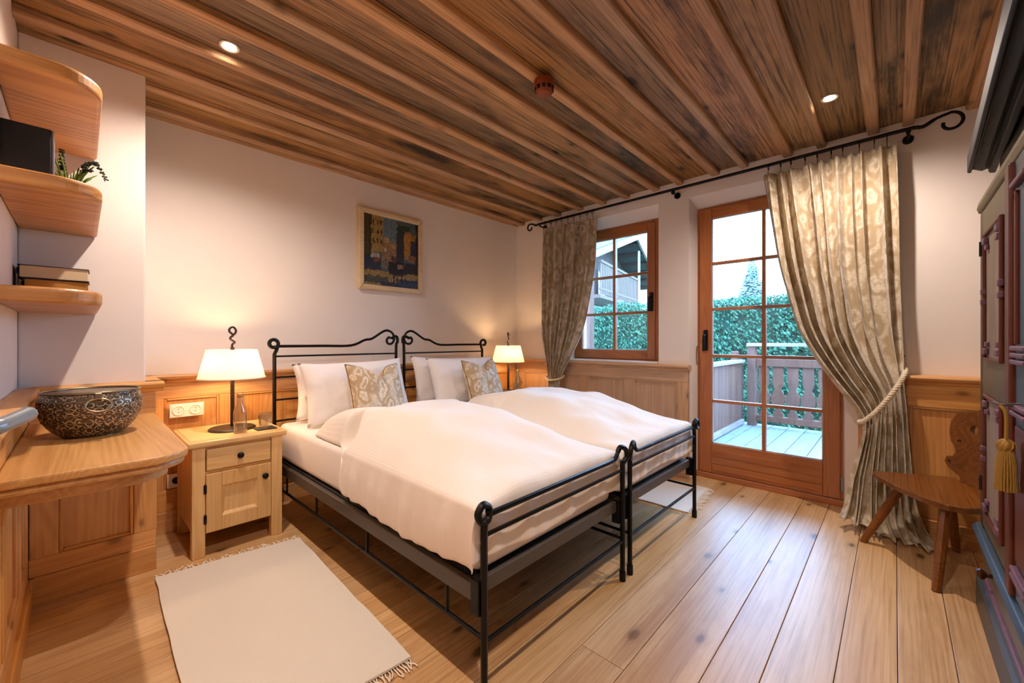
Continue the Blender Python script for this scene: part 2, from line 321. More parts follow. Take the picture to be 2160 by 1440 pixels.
# ================================================================ room shell
XW, YB, XL, YR, ZC = 3.50, 3.22, -0.19, -0.95, 2.505
fl = struct(MB().box(XL-.1, XW+.34, YR-.1, YB+.1, -.14, -.022).build('floor', 'dark'), 'pale wide oak plank floor with dark joints', 'floor')
edges = [-.95, -.79, -.63, -.47, -.31, -.158, -.008, .15, .332, .48, .689, .862, 1.03, 1.24, 1.40, 1.58, 1.77, 1.93, 2.12, 2.29, 2.45, 2.63, 2.79, 2.98, 3.22]
cuts = {13: [1.35], 14: [.7, 2.5], 15: [1.02], 16: [.55, 2.2], 17: [1.15], 18: [.78], 12: [2.1], 8: [.9], 10: [1.3], 20: [.6, 1.9], 5: [1.2]}
for i, (a, b) in enumerate(zip(edges, edges[1:])):
    xs = [XL-.05]+cuts.get(i, [])+[XW+.26]
    for x0, x1 in zip(xs, xs[1:]): box('plank', 'floor', fl, x0+.001, x1-.001, a+.0011, b-.0011, -.022, 0, .0015)
ce = struct(MB().box(XL-.1, XW+.34, YR-.1, YB+.1, ZC+.03, ZC+.1).build('ceiling', 'dark'), 'reclaimed timber board and batten ceiling', 'ceiling')
bat = [3.087, 2.832, 2.574, 2.298, 2.032, 1.789, 1.507, 1.301, 1.015, .812, .529, .338, .068, -.089, -.36, -.56, -.8]
BW = .055
e0 = YB
for i, y in enumerate(bat):
    w = BW if i % 2 else .062
    box('board', 'ceil', ce, XL, XW, y+w-.02, e0+.02, ZC, ZC+.03, .002); e0 = y
    poly = [(y, ZC-.026), (y+.008, ZC-.034), (y+w-.008, ZC-.034), (y+w, ZC-.026), (y+w, ZC+.001), (y, ZC+.001)]
    MB().prism(poly, XL, XW, 'X').build('batten', 'batten', ce, bevel=.003)
box('board', 'ceil', ce, XL, XW, YR, e0+.02, ZC, ZC+.03, .002)
MB().prism([(YB, ZC-.03), (YB-.035, ZC-.03), (YB-.05, ZC-.012), (YB-.05, ZC+.001), (YB, ZC+.001)], XL, XW, 'X').build('edge_trim', 'batten', ce, bevel=.003)
TOP = ZC+.06
struct(MB().box(XL-.15, XW+.35, YB, YB+.15, -.1, TOP).build('wall_bed', 'plaster'), 'white plaster wall behind the beds')
struct(MB().box(XL-.15, XL, YR-.1, YB, -.1, TOP).build('wall_left', 'plaster'), 'white plaster wall beside the corner shelves')
struct(MB().box(XL, XW+.35, YR-.15, YR, -.1, TOP).build('wall_right', 'plaster'), 'white plaster wall behind the painted wardrobe')
struct(MB().box(XL, .229, 2.80, YB, 0, TOP).build('wall_chimney', 'plaster', bevel=.008), 'projecting white plaster chimney breast with three corner shelves')
# window wall with two splayed openings
def wall_window():
    m = MB(); XO = 3.85; ops = [((.24, 1.257, -.1, 2.348), (.26, 1.225, -.1, 2.269)), ((1.518, 2.56, .949, 2.356), (1.579, 2.49, .955, 2.269))]
    def face(x, k):
        d, w = ops[0][k], ops[1][k]
        ys = [YR-.15, d[0], d[1], w[0], w[1], YB+.15]
        for (a, b, z0, z1) in [(ys[0], ys[1], -.1, TOP), (d[0], d[1], d[3], TOP), (ys[2], ys[3], -.1, TOP), (w[0], w[1], w[3], TOP), (w[0], w[1], -.1, w[2]), (ys[4], ys[5], -.1, TOP)]:
            m.add([(x, a, z0), (x, b, z0), (x, b, z1), (x, a, z1)], [(0, 1, 2, 3)])
    face(XW, 0); face(XO, 1)
    for o, i in ops:
        rings = [(XW, o), (3.64, i), (XO, i)]
        for (xa, a), (xb, b) in zip(rings, rings[1:]):
            A = [(xa, a[0], a[2]), (xa, a[1], a[2]), (xa, a[1], a[3]), (xa, a[0], a[3])]; B = [(xb, b[0], b[2]), (xb, b[1], b[2]), (xb, b[1], b[3]), (xb, b[0], b[3])]
            m.add(A+B, [(k, (k+1) % 4, 4+(k+1) % 4, 4+k) for k in range(4)])
    a, b = YR-.15, YB+.15
    m.add([(XW, a, TOP), (XW, b, TOP), (XO, b, TOP), (XO, a, TOP), (XW, a, -.1), (XW, b, -.1), (XO, b, -.1), (XO, a, -.1)], [(0, 1, 2, 3), (0, 3, 7, 4), (1, 2, 6, 5)])
    return m.build('wall_window', 'plaster', recalc=False)
struct(wall_window(), 'white plaster window wall with deep splayed openings')

# ---------------------------------------------------------------- wall panelling
def panelling(name, label, horiz, a0, a1, face, sgn, stiles, mats, ztop=.944, ptop=.80, pbot=.27, back=.03, sw=.085, cap_a0=None, cap_a1=None):
    """horiz 'X': runs along X on a wall facing -Y (sgn -1); 'Y': runs along Y facing -X. face = front plane of frame."""
    mh, mz = mats; t = thing(name, label, 'panelling', ((a0+a1)/2, face, 0) if horiz == 'X' else (face, (a0+a1)/2, 0)); t['kind'] = 'structure'
    def b(nm, mat, p0, p1, f0, f1, z0, z1, bv=.003):
        lo, hi = min(f0, f1), max(f0, f1)
        return box(nm, mat, t, p0, p1, lo, hi, z0, z1, bv) if horiz == 'X' else box(nm, mat, t, lo, hi, p0, p1, z0, z1, bv)
    s = -sgn   # direction into wall
    b('rail', mh, a0, a1, face, face+s*back, ptop, ztop-.05); b('rail', mh, a0, a1, face, face+s*back, .12, pbot)
    b('skirting', mh, a0, a1, face-s*.014, face+s*back, .0, .12)
    for c in stiles: b('stile', mz, c-sw/2, c+sw/2, face, face+s*back, pbot, ptop)
    for c, d in zip(stiles, stiles[1:]):
        p0, p1 = c+sw/2, d-sw/2
        b('panel', mz, p0, p1, face+s*.016, face+s*back, pbot, ptop, 0)
        for q0, q1 in ((p0, p0+.014), (p1-.014, p1)): b('moulding', mz, q0, q1, face+s*.004, face+s*.02, pbot, ptop, .004)
        for q0, q1 in ((pbot, pbot+.014), (ptop-.014, ptop)): b('moulding', mh, p0+.014, p1-.014, face+s*.004, face+s*.02, q0, q1, .004)
    c0, c1 = (a0 if cap_a0 is None else cap_a0), (a1 if cap_a1 is None else cap_a1)
    prof = [(face+s*back, ztop), (face-s*.030, ztop), (face-s*.036, ztop-.012), (face-s*.030, ztop-.026), (face-s*.012, ztop-.034), (face-s*.006, ztop-.05), (face+s*back, ztop-.05)]
    if horiz == 'X': MB().prism(prof, c0, c1, 'X').build('cap', mh, t, bevel=.003)
    else: MB().prism([(x, z) for x, z in prof], c0, c1, 'Y').build('cap', mh, t, bevel=.003)
    return t
panelling('trim_1', 'orange pine panelling along the wall behind the beds', 'X', .262, 3.46, 3.19, -1, [.30, .66, 1.25, 1.84, 2.43, 3.02, 3.42], ('pineX', 'pineZ'), pbot=.25)
panelling('trim_2', 'pale knotty pine panelling under the window', 'Y', 1.25, 3.155, 3.46, -1, [1.2925, 1.78, 2.27, 2.76, 3.11], ('paleY', 'paleZ'), back=.04, ptop=.80, cap_a0=1.235)
panelling('trim_3', 'dark honey pine panelling behind the carved chair', 'Y', -.945, .17, 3.35, -1, [-.90, -.45, -.02, .125], ('pineY', 'pineZ'), back=.15, ptop=.765, pbot=.24)
panelling('trim_4', 'pine panelling around the chimney breast under the counter', 'X', -.155, .262, 2.72, -1, [-.11, .222], ('pineX', 'pineZ'), back=.08, ptop=.76, pbot=.20, cap_a1=.292)
box('cap_return', 'pineY', bpy.data.objects['trim_4'], .222, .292, 2.75, 3.21, .895, .944); box('return_side', 'pineY', bpy.data.objects['trim_4'], .229, .258, 2.80, 3.16, 0, .895)
panelling('trim_5', 'pine panelling on the left wall above and below the counter', 'Y', 1.45, 2.72, -.155, 1, [1.50, 1.95, 2.40, 2.68], ('pineY', 'pineZ'), back=.034, ptop=.70, pbot=.20)

# ---------------------------------------------------------------- window and terrace door
def sash(t, y0, y1, z0, z1, x, st, top, bot, nv, nh, leaf='sash', zbars=None, yb=None):
    """a glazed leaf: stiles, rails, bars, panes"""
    box('stile', 'larchZ', t, x, x+.055, y0, y0+st, z0, z1, .004); box('stile', 'larchZ', t, x, x+.055, y1-st, y1, z0, z1, .004)
    box('rail', 'larchY', t, x+.001, x+.054, y0+st, y1-st, z1-top, z1, .004); box('rail', 'larchY', t, x+.001, x+.054, y0+st, y1-st, z0, z0+bot, .004)
    gy0, gy1, gz0, gz1 = y0+st, y1-st, z0+bot, z1-top
    zb = zbars or [gz0+(gz1-gz0)*k/nh for k in range(1, nh)]; yb = yb or [(gy0+gy1)/2]
    for c in yb: box('glazing_bar', 'larchZ', t, x+.006, x+.05, c-.013, c+.013, gz0, gz1, .003)
    ys = [gy0]+yb+[gy1]; zs = [gz0]+zb+[gz1]
    for c in zb:
        for a, b in zip(ys, ys[1:]): box('glazing_bar', 'larchY', t, x+.008, x+.048, a+(.013 if a != gy0 else 0), b-(.013 if b != gy1 else 0), c-.012, c+.012, .003)
    for a, b in zip(ys, ys[1:]):
        a2, b2 = a+(.013 if a != gy0 else 0), b-(.013 if b != gy1 else 0)
        for c, d in zip(zs, zs[1:]):
            c2, d2 = c+(.012 if c != gz0 else 0), d-(.012 if d != gz1 else 0)
            p = box('pane', 'pane', t, x+.026, x+.030, a2, b2, c2, d2, 0)
    m = MB()
    for q in ((gy0, gy0+.007, gz0, gz1), (gy1-.007, gy1, gz0, gz1), (gy0, gy1, gz0, gz0+.009), (gy0, gy1, gz1-.007, gz1)): m.box(x+.012, x+.025, *q)
    m.build('glazing_seal', 'seal', t)
def lever(t, x, y, z):
    h = MB().box(x-.012, x, y-.018, y+.018, z-.10, z+.075).build('handle_plate', 'black', t, bevel=.006)
    MB().tube(smooth_path([(x-.01, y, z+.03), (x-.045, y, z+.03), (x-.055, y, z+.01), (x-.052, y+.004, z-.07), (x-.046, y+.006, z-.10)]), .009, 8).build('lever', 'black', h, smooth=40)
w = struct(thing('window_1', 'six pane larch window with a black lever handle', 'window', (3.62, 2.035, .955)), 'six pane larch window with a black lever handle', 'window')
MBf = MB(); x0, x1 = 3.625, 3.70
for nm, mt, q in (('frame', 'larchZ', (1.575, 1.615, .955, 2.272)), ('frame', 'larchZ', (2.455, 2.495, .955, 2.272)), ('frame', 'larchY', (1.615, 2.455, 2.232, 2.272)), ('frame', 'larchY', (1.615, 2.455, .955, .985))): box(nm, mt, w, x0, x1, *q, .004)
sash(w, 1.600, 2.47, .972, 2.245, 3.61, .075, .085, .085, 2, 3, zbars=[1.415, 1.782], yb=[2.02])
lever(w, 3.61, 1.632, 1.52)
box('window_sill', 'whitep', w, 3.452, 3.62, 1.527, 2.545, .944, .962, .006)
d = struct(thing('door_1', 'ten pane larch terrace door in the window wall', 'door', (3.62, .74, 0)), 'ten pane larch terrace door in the window wall', 'door')
x0, x1 = 3.625, 3.71
for q, mt in (((1.185, 1.24, .0, 2.272), 'larchZ'), ((.235, .29, .0, 2.272), 'larchZ'), ((.29, 1.185, 2.225, 2.272), 'larchY')): box('frame', mt, d, x0, x1, *q, .004)
box('threshold', 'larchY', d, 3.60, 3.85, .235, 1.24, .0, .045, .006)
sash(d, .275, 1.205, .05, 2.25, 3.605, .095, .085, .245, 2, 5, zbars=[.647, 1.023, 1.411, 1.791], yb=[.735])
for z in (.10, .155, .215): box('bottom_board', 'larchY', d, 3.600, 3.607, .372, 1.108, z-.024, z+.024, .002)
lever(d, 3.605, 1.155, 1.165)
for z in (.16, 1.2, 2.1): MB().tube([(3.60, .262, z-.05), (3.60, .262, z+.05)], .008, 10).build('hinge', 'grey', d, smooth=40)
# open room door by the camera: only its lever reaches into the picture
t = struct(thing('door_2', 'grey lever handle of the open room door at the left edge', 'door', (-.155, .8, 0)), 'grey lever handle of the open room door at the left edge', 'door')
box('door_leaf', 'pineZ', t, -.188, -.15, .35, 1.235, .01, 2.02, .004)
hp = MB().tube([(-.15, 1.185, .992), (-.142, 1.185, .992)], .026, 16).build('rosette', 'grey', t, smooth=40)
MB().tube(smooth_path([(-.145, 1.185, .992), (-.118, 1.187, .990), (-.108, 1.205, .990), (-.09, 1.255, .994), (-.072, 1.305, 1.0)]), [.010]*6+[.011]*6+[.015]*12+[.012], 12).build('lever', 'grey', hp, smooth=50)

# ================================================================ beds
def bed_frame(name, label, x0, x1, mirror):
    """one iron single bed: x0,x1 outer post axes; the swan neck scroll sits on the inner side"""
    yf, yh = .95, 2.99
    t = thing(name, label, 'bed frame', ((x0+x1)/2, (yf+yh)/2, 0))
    inn, out = (x1, x0) if not mirror else (x0, x1); s = 1 if not mirror else -1   # s: towards outside is -s
    def tb(nm, pts, r, par=t, n=8): return MB().tube(pts, r, n).build(nm, 'black', par, smooth=45)
    # head posts
    R = .026
    def curl(cx, cy, cz, a0, a1, r0, r1, k=18, lean=0): return [(cx+math.cos(a0+(a1-a0)*i/k)*(r0+(r1-r0)*i/k), cy+lean*i/k, cz+math.sin(a0+(a1-a0)*i/k)*(r0+(r1-r0)*i/k)) for i in range(k+1)]
    po = tb('head_post', [(out, yh, 0), (out, yh, .60), (out, yh, 1.06)]+[(out+s*.012, yh, 1.085)]+[(out-s*.0+s*p[0], p[1], p[2]) for p in curl(-.008, yh, 1.128, -.6, 2*PI-.9, .032, .022, 18, -.02)], .012)
    pi = tb('head_post', smooth_path([(inn, yh, 0), (inn, yh, .60), (inn, yh, 1.08), (inn+s*.012, yh, 1.13), (inn+s*.010, yh, 1.175), (inn-s*.012, yh, 1.185), (inn-s*.045, yh-.015, 1.168)], 5), .012)
    tb('head_rail', smooth_path([(out+s*.01, yh, 1.112), (out+s*.30, yh, 1.112), (out+s*.52, yh, 1.113), (out+s*.63, yh, 1.154), (out+s*.69, yh, 1.165), (out+s*.78, yh, 1.219), (out+s*.825, yh, 1.231), (out+s*.868, yh, 1.21), (out+s*.885, yh, 1.165), (out+s*.865, yh, 1.128), (out+s*.83, yh-.004, 1.124), (out+s*.812, yh-.008, 1.15), (out+s*.828, yh-.012, 1.176), (out+s*.845, yh-.015, 1.168)], 5), .0095)
    for z in (1.045, .905, .755, .615, .33): tb('head_bar', [(out, yh, z), (inn, yh, z)], .0065)
    # foot
    for q, sd in ((out, s), (inn, -s)):
        tb('foot_post', smooth_path([(q, yf, .012), (q, yf, .30), (q, yf, .545), (q-sd*.004, yf-.004, .567), (q-sd*.022+.0, yf-.012, .592), (q-sd*.006, yf-.012, .63), (q+sd*.028, yf-.004, .645), (q+sd*.046, yf, .625)] if q == inn else [(q, yf, .012), (q, yf, .30), (q, yf, .55), (q+sd*.016, yf, .575), (q+sd*.018, yf-.004, .612), (q-sd*.012, yf-.008, .633), (q-sd*.036, yf-.010, .61), (q-sd*.022, yf-.012, .582), (q+sd*.008, yf-.012, .590), (q+sd*.006, yf-.014, .612)], 5), .012)
        MB().tube([(q, yf, 0), (q, yf, .045)], .0155, 10).build('foot_cap', 'black', t, smooth=40)
        MB().tube([(q, yh, 0), (q, yh, .045)], .0155, 10).build('foot_cap', 'black', t, smooth=40)
        box('bracket', 'black', t, q-.016, q+.016, yf+.010, yf+.05, .27, .385, .003)
    tb('foot_rail', smooth_path([(out+s*.018, yf, .592), (out+s*.20, yf, .592), (out+s*.60, yf, .592), (inn-s*.10, yf, .592), (inn-s*.062, yf, .605), (inn-s*.045, yf, .626)], 5), .010)
    tb('foot_bar', [(out, yf, .53), (inn, yf, .53)], .0075); tb('foot_bar', [(out, yf, .19), (inn, yf, .19)], .0075)
    # steel side rails and slat base
    a, b = min(x0, x1), max(x0, x1)
    for q in (a, b):
        box('side_rail', 'rail', t, q-.012, q+.012, yf+.03, yh-.012, .305, .365, .003)
        for dy in (0,): tb('lower_side_bar', [(q, yf, .20), (q, yh, .20)], .0075)
        for y in (1.14, 1.72, 2.29, 2.75): tb('upright', [(q, y, .195), (q, y, .31)], .0065)
    box('end_rail', 'rail', t, a, b, yf+.025, yf+.045, .325, .375, .003)
    box('slat_base', 'dark', t, a+.014, b-.014, yf+.05, yh-.02, .345, .372, .003)
    return t
bed_frame('bed_frame', 'black wrought iron bed frame nearer the nightstand with bottle and lamp', .88, 1.782, False)
bed_frame('bed_frame', 'black wrought iron bed frame nearer the window', 1.856, 2.742, True)
def mattress(x0, x1, label):
    m = MB().box(x0, x1, 1.0, 2.955, .374, .605).build('mattress', 'sheet', bevel=.035); m.modifiers['bevel'].segments = 5
    m.data.polygons.foreach_set('use_smooth', [True]*6); return tag(m, label, 'mattress', 'mattresses')
mattress(.895, 1.765, 'white fitted sheet mattress on the bed frame next to the drawer nightstand')
mattress(1.858, 2.728, 'white fitted sheet mattress on the bed frame by the window')
def duvet(name, label, x0, x1, left_drop, right_drop, seed, head=2.40, pk=.175):
    y0 = .985; Wd = x1-x0
    puff = [(0, .012), (.10, .035), (.22, .095), (.40, .16), (.56, pk), (.72, pk+.0), (.86, pk-.035), (.94, .105), (.98, .06), (1, -.006)]
    def fn(u, v):
        a = -left_drop+u*(Wd+left_drop+right_drop); foot = .20; b = -foot+v*(head-y0+foot)
        vv = max(0, b)/(head-y0)
        # head part of the near edge stays on the mattress
        k = max(0, min(1, (vv-.66)/.10)); k = k*k*(3-2*k)
        ld = max(0, -a)*(1-k); aa = a
        if a < 0: aa = a*0 + (-.012 if k < .5 else -.012)*(1-k)
        x = x0+max(aa, -.02) if a < 0 else x0+min(a, Wd)
        if k > 0 and a < .42: x = x0+(a+left_drop)/(left_drop+.42)*.42*k+(1-k)*(x-x0)+.03*k*(1-(a+left_drop)/(left_drop+.42))
        rd = max(0, a-Wd); fd = max(0, -b)
        if rd > 0: x = x1+.012
        y = y0+max(b, 0) if b >= 0 else y0-.012
        drop = max(ld, rd, fd)
        e = max(0, min(1, (a if k < .5 else (x-x0))/Wd)); ed = min(1, min(e, 1-e)/.30); ed = math.sin(ed*PI/2)**.8
        if k > .3: ed = min(1, ed+.25*k)*math.sin(min(1, u*(Wd+left_drop+right_drop)/.10)*PI/2)
        P_ = lerpkeys(puff, vv)
        z = .618+P_*ed-.010*k*(1-min(1, u/.03))
        if drop > 0: z = .618-drop; x += -.012*math.sin(drop*9)*(1 if ld > 0 else 0)
        n = noise.noise(Vector((x*4+seed, y*3.2, seed)))*.018+noise.noise(Vector((x*11+seed, y*9, 3)))*.006
        if drop > 0.01:
            wv = .010*math.sin((y if ld > 0 or rd > 0 else x)*23+seed)+.006*math.sin((y+x)*51+seed)
            kk = min(1, drop/.12)
            if ld > 0 and ld >= fd: x -= abs(wv)*kk
            elif fd > 0: y += -abs(wv)*kk*.6
            z += (.012*math.sin(y*7+seed)+.01*math.sin(x*9))*kk
        else: z += n*min(1, ed*1.5)+wrink(x, y, seed)*ed
        if vv > .9 and drop == 0: z += .018*math.sin(x*34+seed)*(vv-.9)*10*.5
        return (x, y, z)
    o = MB().grid(fn, 64, 84).build(name, 'duvet', smooth=180, solid=.012, solid_off=-1, subsurf=1, recalc=False)
    return tag(o, label, 'duvet', 'white duvets')
def wrink(x, y, s): return .007*math.sin(x*17+y*9+s)*math.sin(y*5.1+s)+.004*math.sin(y*21-x*13+s)
duvet('duvet', 'puffy cream waffle duvet draped over the front bed', .878, 1.775, .222, .06, 1.3)
duvet('duvet', 'puffy white waffle duvet on the bed by the window', 1.85, 2.742, .06, .20, 7.7, 2.36, .165)
def pillow(name, label, cat, w, h, th, center, lean, yaw, roll, mat, group, dent=0, seed=0, piping=None, flap=0):
    """cushion in local X (width) Z (height) Y (thickness), then leaned back"""
    def shape(sgn):
        def fn(u, v):
            a, b = u*2-1, v*2-1
            pin = 1-.07*(1-abs(b)**2)*abs(a)**6; pin2 = 1-.10*(1-abs(a)**2)*abs(b)**6
            t_ = ((1-abs(a)**3.2)*(1-abs(b)**3.2)); t_ = max(t_, 0)**.5
            x = a*w/2*pin; z = b*h/2*pin2
            if dent and b > 0: z -= dent*h*math.exp(-(a/.33)**2)*(b**2)*(1 if abs(b) < 2 else 1)
            y = sgn*th/2*t_
            y += sgn*t_*(noise.noise(Vector((a*2.2+seed, b*2.2, seed)))*.018+noise.noise(Vector((a*6+seed, b*6, seed)))*.005)
            if dent: y += .05*max(0, b)**2*math.exp(-(a/.33)**2)*(-1)
            return (x, y, z)
        return fn
    n = 28; m = MB().grid(shape(-1), n, n); m.grid(shape(1), n, n)
    mt = Matrix.Translation(center) @ Matrix.Rotation(yaw, 4, 'Z') @ Matrix.Rotation(-lean, 4, 'X') @ Matrix.Rotation(roll, 4, 'Y')
    f0 = shape(-1); bd = [f0(i/24, 0) for i in range(24)]+[f0(1, i/24) for i in range(24)]+[f0(1-i/24, 1) for i in range(24)]+[f0(0, 1-i/24) for i in range(24)]
    m.xf(mt); o = m.build(name, mat, smooth=180); bm = bmesh.new(); bm.from_mesh(o.data); bmesh.ops.remove_doubles(bm, verts=bm.verts, dist=.0008); bmesh.ops.recalc_face_normals(bm, faces=bm.faces); bm.to_mesh(o.data); bm.free()
    tag(o, label, cat, group)
    if piping: MB().tube([tuple(mt @ Vector(p)) for p in bd], .0035, 6, True).build('piping', piping, o, smooth=60)
    return o
PG, CG = 'white bed pillows', 'patterned cushions'
pillow('pillow', 'white pillow at the back against the headboard of the front bed', 'pillow', .80, .38, .11, (1.36, 2.875, .80), math.radians(14), 0, .02, 'pillow', PG, 0, 1)
pillow('pillow', 'white pillow in front, half hidden by the cushion on the front bed', 'pillow', .74, .42, .16, (1.315, 2.685, .815), math.radians(20), 0, -.02, 'pillow', PG, 0, 5)
pillow('cushion', 'beige patterned cushion with a chopped top on the front bed', 'cushion', .39, .40, .15, (1.345, 2.49, .805), math.radians(20), .10, .03, 'cushion', CG, .30, 3, 'piping')
pillow('pillow', 'white pillow at the back against the headboard of the window bed', 'pillow', .76, .40, .11, (2.25, 2.875, .815), math.radians(14), 0, .03, 'pillow', PG, 0, 9)
pillow('pillow', 'white pillow in front, beside the cushion on the window bed', 'pillow', .72, .41, .16, (2.27, 2.685, .815), math.radians(20), 0, .0, 'pillow', PG, 0, 12)
pillow('cushion', 'beige patterned cushion with a chopped top on the window bed', 'cushion', .39, .40, .15, (2.30, 2.49, .80), math.radians(20), .10, .0, 'cushion', CG, .30, 15, 'piping')

# ================================================================ nightstands, lamps, bottles, glasses
def nightstand(cx):
    x0, x1, y0, y1 = cx-.215, cx+.215, 2.665, 3.13
    t = thing('nightstand', 'light pine nightstand left of the beds with a drawer and cupboard door', 'nightstand', (cx, 2.9, 0), 'pine nightstands')
    MB().prism([(x0-.022, y0-.018), (x1+.022, y0-.018), (x1+.022, y1), (x0-.022, y1)], .585, .617).build('top', 'nsX', t, bevel=.009)
    box('top_inlay', 'nsX', t, x0-.004, x1+.004, y0+.004, y1-.01, .616, .6195, .002)
    for a in (x0, x1-.058):
        for b in (y0, y1-.05): box('leg', 'nsZ', t, a, a+.058, b, b+.05, 0, .586, .004)
    for a in (x0+.008, x1-.026): box('side_panel', 'nsZ', t, a, a+.018, y0+.045, y1-.045, .12, .586)
    box('back_panel', 'nsZ', t, x0+.05, x1-.05, y1-.03, y1-.012, .12, .586); box('floor_panel', 'nsX', t, x0+.02, x1-.02, y0+.02, y1-.02, .115, .132)
    box('apron', 'nsX', t, x0+.058, x1-.058, y0+.012, y0+.03, .565, .586)
    box('cross_rail', 'nsX', t, x0+.058, x1-.058, y0+.014, y0+.032, .437, .452)
    dr = box('drawer', 'nsX', t, x0+.062, x1-.062, y0-.002, y0+.03, .455, .568, .005)
    def knob(p, x, z): MB().lathe([(.006, .02), (.006, .010), (.0155, .004), (.0165, -.004), (.011, -.010), (.0001, -.012)], n=16, axis='Y', c0=(x, y0-.014, z)).build('knob', 'black', p, smooth=40)
    knob(dr, cx, .512)
    fx0, fx1, z0, z1 = x0+.060, x1-.060, .125, .437
    dp = MB().box(fx0, fx0+.07, y0-.002, y0+.02, z0, z1).box(fx1-.07, fx1, y0-.002, y0+.02, z0, z1).box(fx0+.07, fx1-.07, y0-.002, y0+.02, z0, z0+.075).box(fx0+.07, fx1-.07, y0-.002, y0+.02, z1-.075, z1).build('door', 'nsZ', t, bevel=.003)
    MB().add([(fx0+.07, y0-.001, z0+.075), (fx1-.07, y0-.001, z0+.075), (fx1-.07, y0-.001, z1-.075), (fx0+.07, y0-.001, z1-.075), (fx0+.085, y0+.013, z0+.09), (fx1-.085, y0+.013, z0+.09), (fx1-.085, y0+.013, z1-.09), (fx0+.085, y0+.013, z1-.09)], [(4, 5, 6, 7), (0, 1, 5, 4), (1, 2, 6, 5), (2, 3, 7, 6), (3, 0, 4, 7)]).build('door_panel', 'nsZ', dp, recalc=True)
    knob(dp, fx1-.033, .368)
    for z in (.20, .36): MB().tube([(fx0-.004, y0-.006, z-.026), (fx0-.004, y0-.006, z-.02), (fx0-.004, y0-.006, z+.02), (fx0-.004, y0-.006, z+.026)], [.003, .007, .007, .003], 8).build('hinge', 'black', dp, smooth=40)
    return t
ns = nightstand(.612)
n2 = copy_tree(ns, None, (3.07, 2.9, 0)); n2['label'] = 'light pine nightstand in the corner between the far bed and the window curtain'
def lamp(cx, cy):
    z = .6195; t = thing('table_lamp', 'lit cream shade table lamp on the nightstand beside the wall switches', 'lamp', (cx, cy, z), 'twisted iron table lamps')
    MB().lathe([(.001, z), (.118, z), (.120, z+.006), (.112, z+.013), (.02, z+.018), (.001, z+.018)], cx, cy, 32).build('base', 'base', t, smooth=35)
    box('stem', 'base', t, cx-.0095, cx+.0095, cy-.0095, cy+.0095, z+.015, 1.11, .002)
    sh = MB().lathe([(.172, .925), (.169, .932), (.130, 1.090), (.129, 1.096)], cx, cy, 40); sh.f = sh.f[:3*40]; sh = sh.build('lamp_shade', 'shade', t, smooth=60, recalc=False)
    MB().lathe([(.170, .924), (.174, .924), (.173, .930), (.169, .930), (.170, .924)], cx, cy, 40).build('trim', 'shade', sh, smooth=60)
    for a in range(3): MB().tube([(cx, cy, 1.085), (cx+.129*math.cos(a*2.094), cy+.129*math.sin(a*2.094), 1.088)], .002, 6).build('spoke', 'base', sh)
    pts = [(0, 1.10), (0, 1.125), (.012, 1.14), (-.010, 1.158), (-.004, 1.175), (.014, 1.195), (.017, 1.215), (.004, 1.231), (-.012, 1.222), (-.014, 1.203), (.004, 1.182), (-.012, 1.170)]
    MB().tube(smooth_path([(cx+a, cy+.004*math.sin(i), b) for i, (a, b) in enumerate(pts)], 5), .0062, 8).build('finial', 'base', t, smooth=50)
    for s in (-1, 1):
        MB().ball((cx+s*.05, cy, 1.0), .009, 12, (1, 1, 1.3)).build('bulb', 'bulb', t, smooth=60)
        l = bpy.data.lights.new('lamp_light', 'POINT'); l.energy = LAMP_W; l.color = LAMP_COL; l.shadow_soft_size = .018
        o = bpy.data.objects.new('lamp_light', l); C.objects.link(o); o.parent = t; o.location = (s*.05, 0, 1.0-z)
    return t
lp = lamp(.626, 2.90)
l2 = copy_tree(lp, None, (3.075, 2.95, .6195)); l2.rotation_euler.z = 1.2; l2['label'] = 'lit cream shade table lamp in the far corner beside the curtain'
def bottle(cx, cy):
    z = .6195; t = thing('water_bottle', 'clear swing top water bottle in front of the left lamp', 'bottle', (cx, cy, z), 'swing top water bottles')
    MB().lathe([(.001, z+.004), (.030, z), (.0335, z+.006), (.0335, z+.115), (.030, z+.135), (.016, z+.165), (.0145, z+.195), (.0165, z+.20), (.0165, z+.206), (.0125, z+.207), (.012, z+.165), (.027, z+.132), (.0305, z+.112), (.0305, z+.012), (.001, z+.010)], cx, cy, 28).build('bottle_body', 'thin', t, smooth=40)
    MB().lathe([(.001, z+.200), (.0125, z+.204), (.0135, z+.215), (.010, z+.224), (.001, z+.226)], cx, cy, 16).build('stopper', 'leather', t, smooth=50)
    MB().tube(smooth_path([(cx-.017, cy, z+.165), (cx-.02, cy, z+.19), (cx-.013, cy, z+.222), (cx, cy, z+.234), (cx+.013, cy, z+.222), (cx+.02, cy, z+.19), (cx+.017, cy, z+.165)]), .0014, 6).build('wire_bail', 'grey', t)
    return t
b1 = bottle(.63, 2.745); b2 = copy_tree(b1, None, (3.17, 2.90, .6195)); b2['label'] = 'clear swing top water bottle right of the far corner lamp'
def tumbler(cx, cy):
    z = .6265; t = MB()
    n = 10
    for prof in (([(.028, 0), (.038, .085)]),):
        pass
    o = t.lathe([(.001, z), (.027, z), (.029, z+.004), (.0375, z+.088), (.0355, z+.088), (.027, z+.014), (.001, z+.012)], cx, cy, 10).build('drinking_glass', 'thin', smooth=12)
    return tag(o, 'empty faceted tumbler on the slate coaster beside the bed post', 'glass', 'water tumblers')
g1 = tumbler(.762, 2.765); cs = tag(box('coaster', 'slate', None, .71, .815, 2.715, 2.815, .6195, .6262, .002), 'square dark slate coaster under the left tumbler', 'coaster', 'slate coasters')
g2 = copy_tree(g1, None, (3.07, 2.83, .6265)); g2['label'] = 'empty faceted tumbler in front of the far corner lamp'
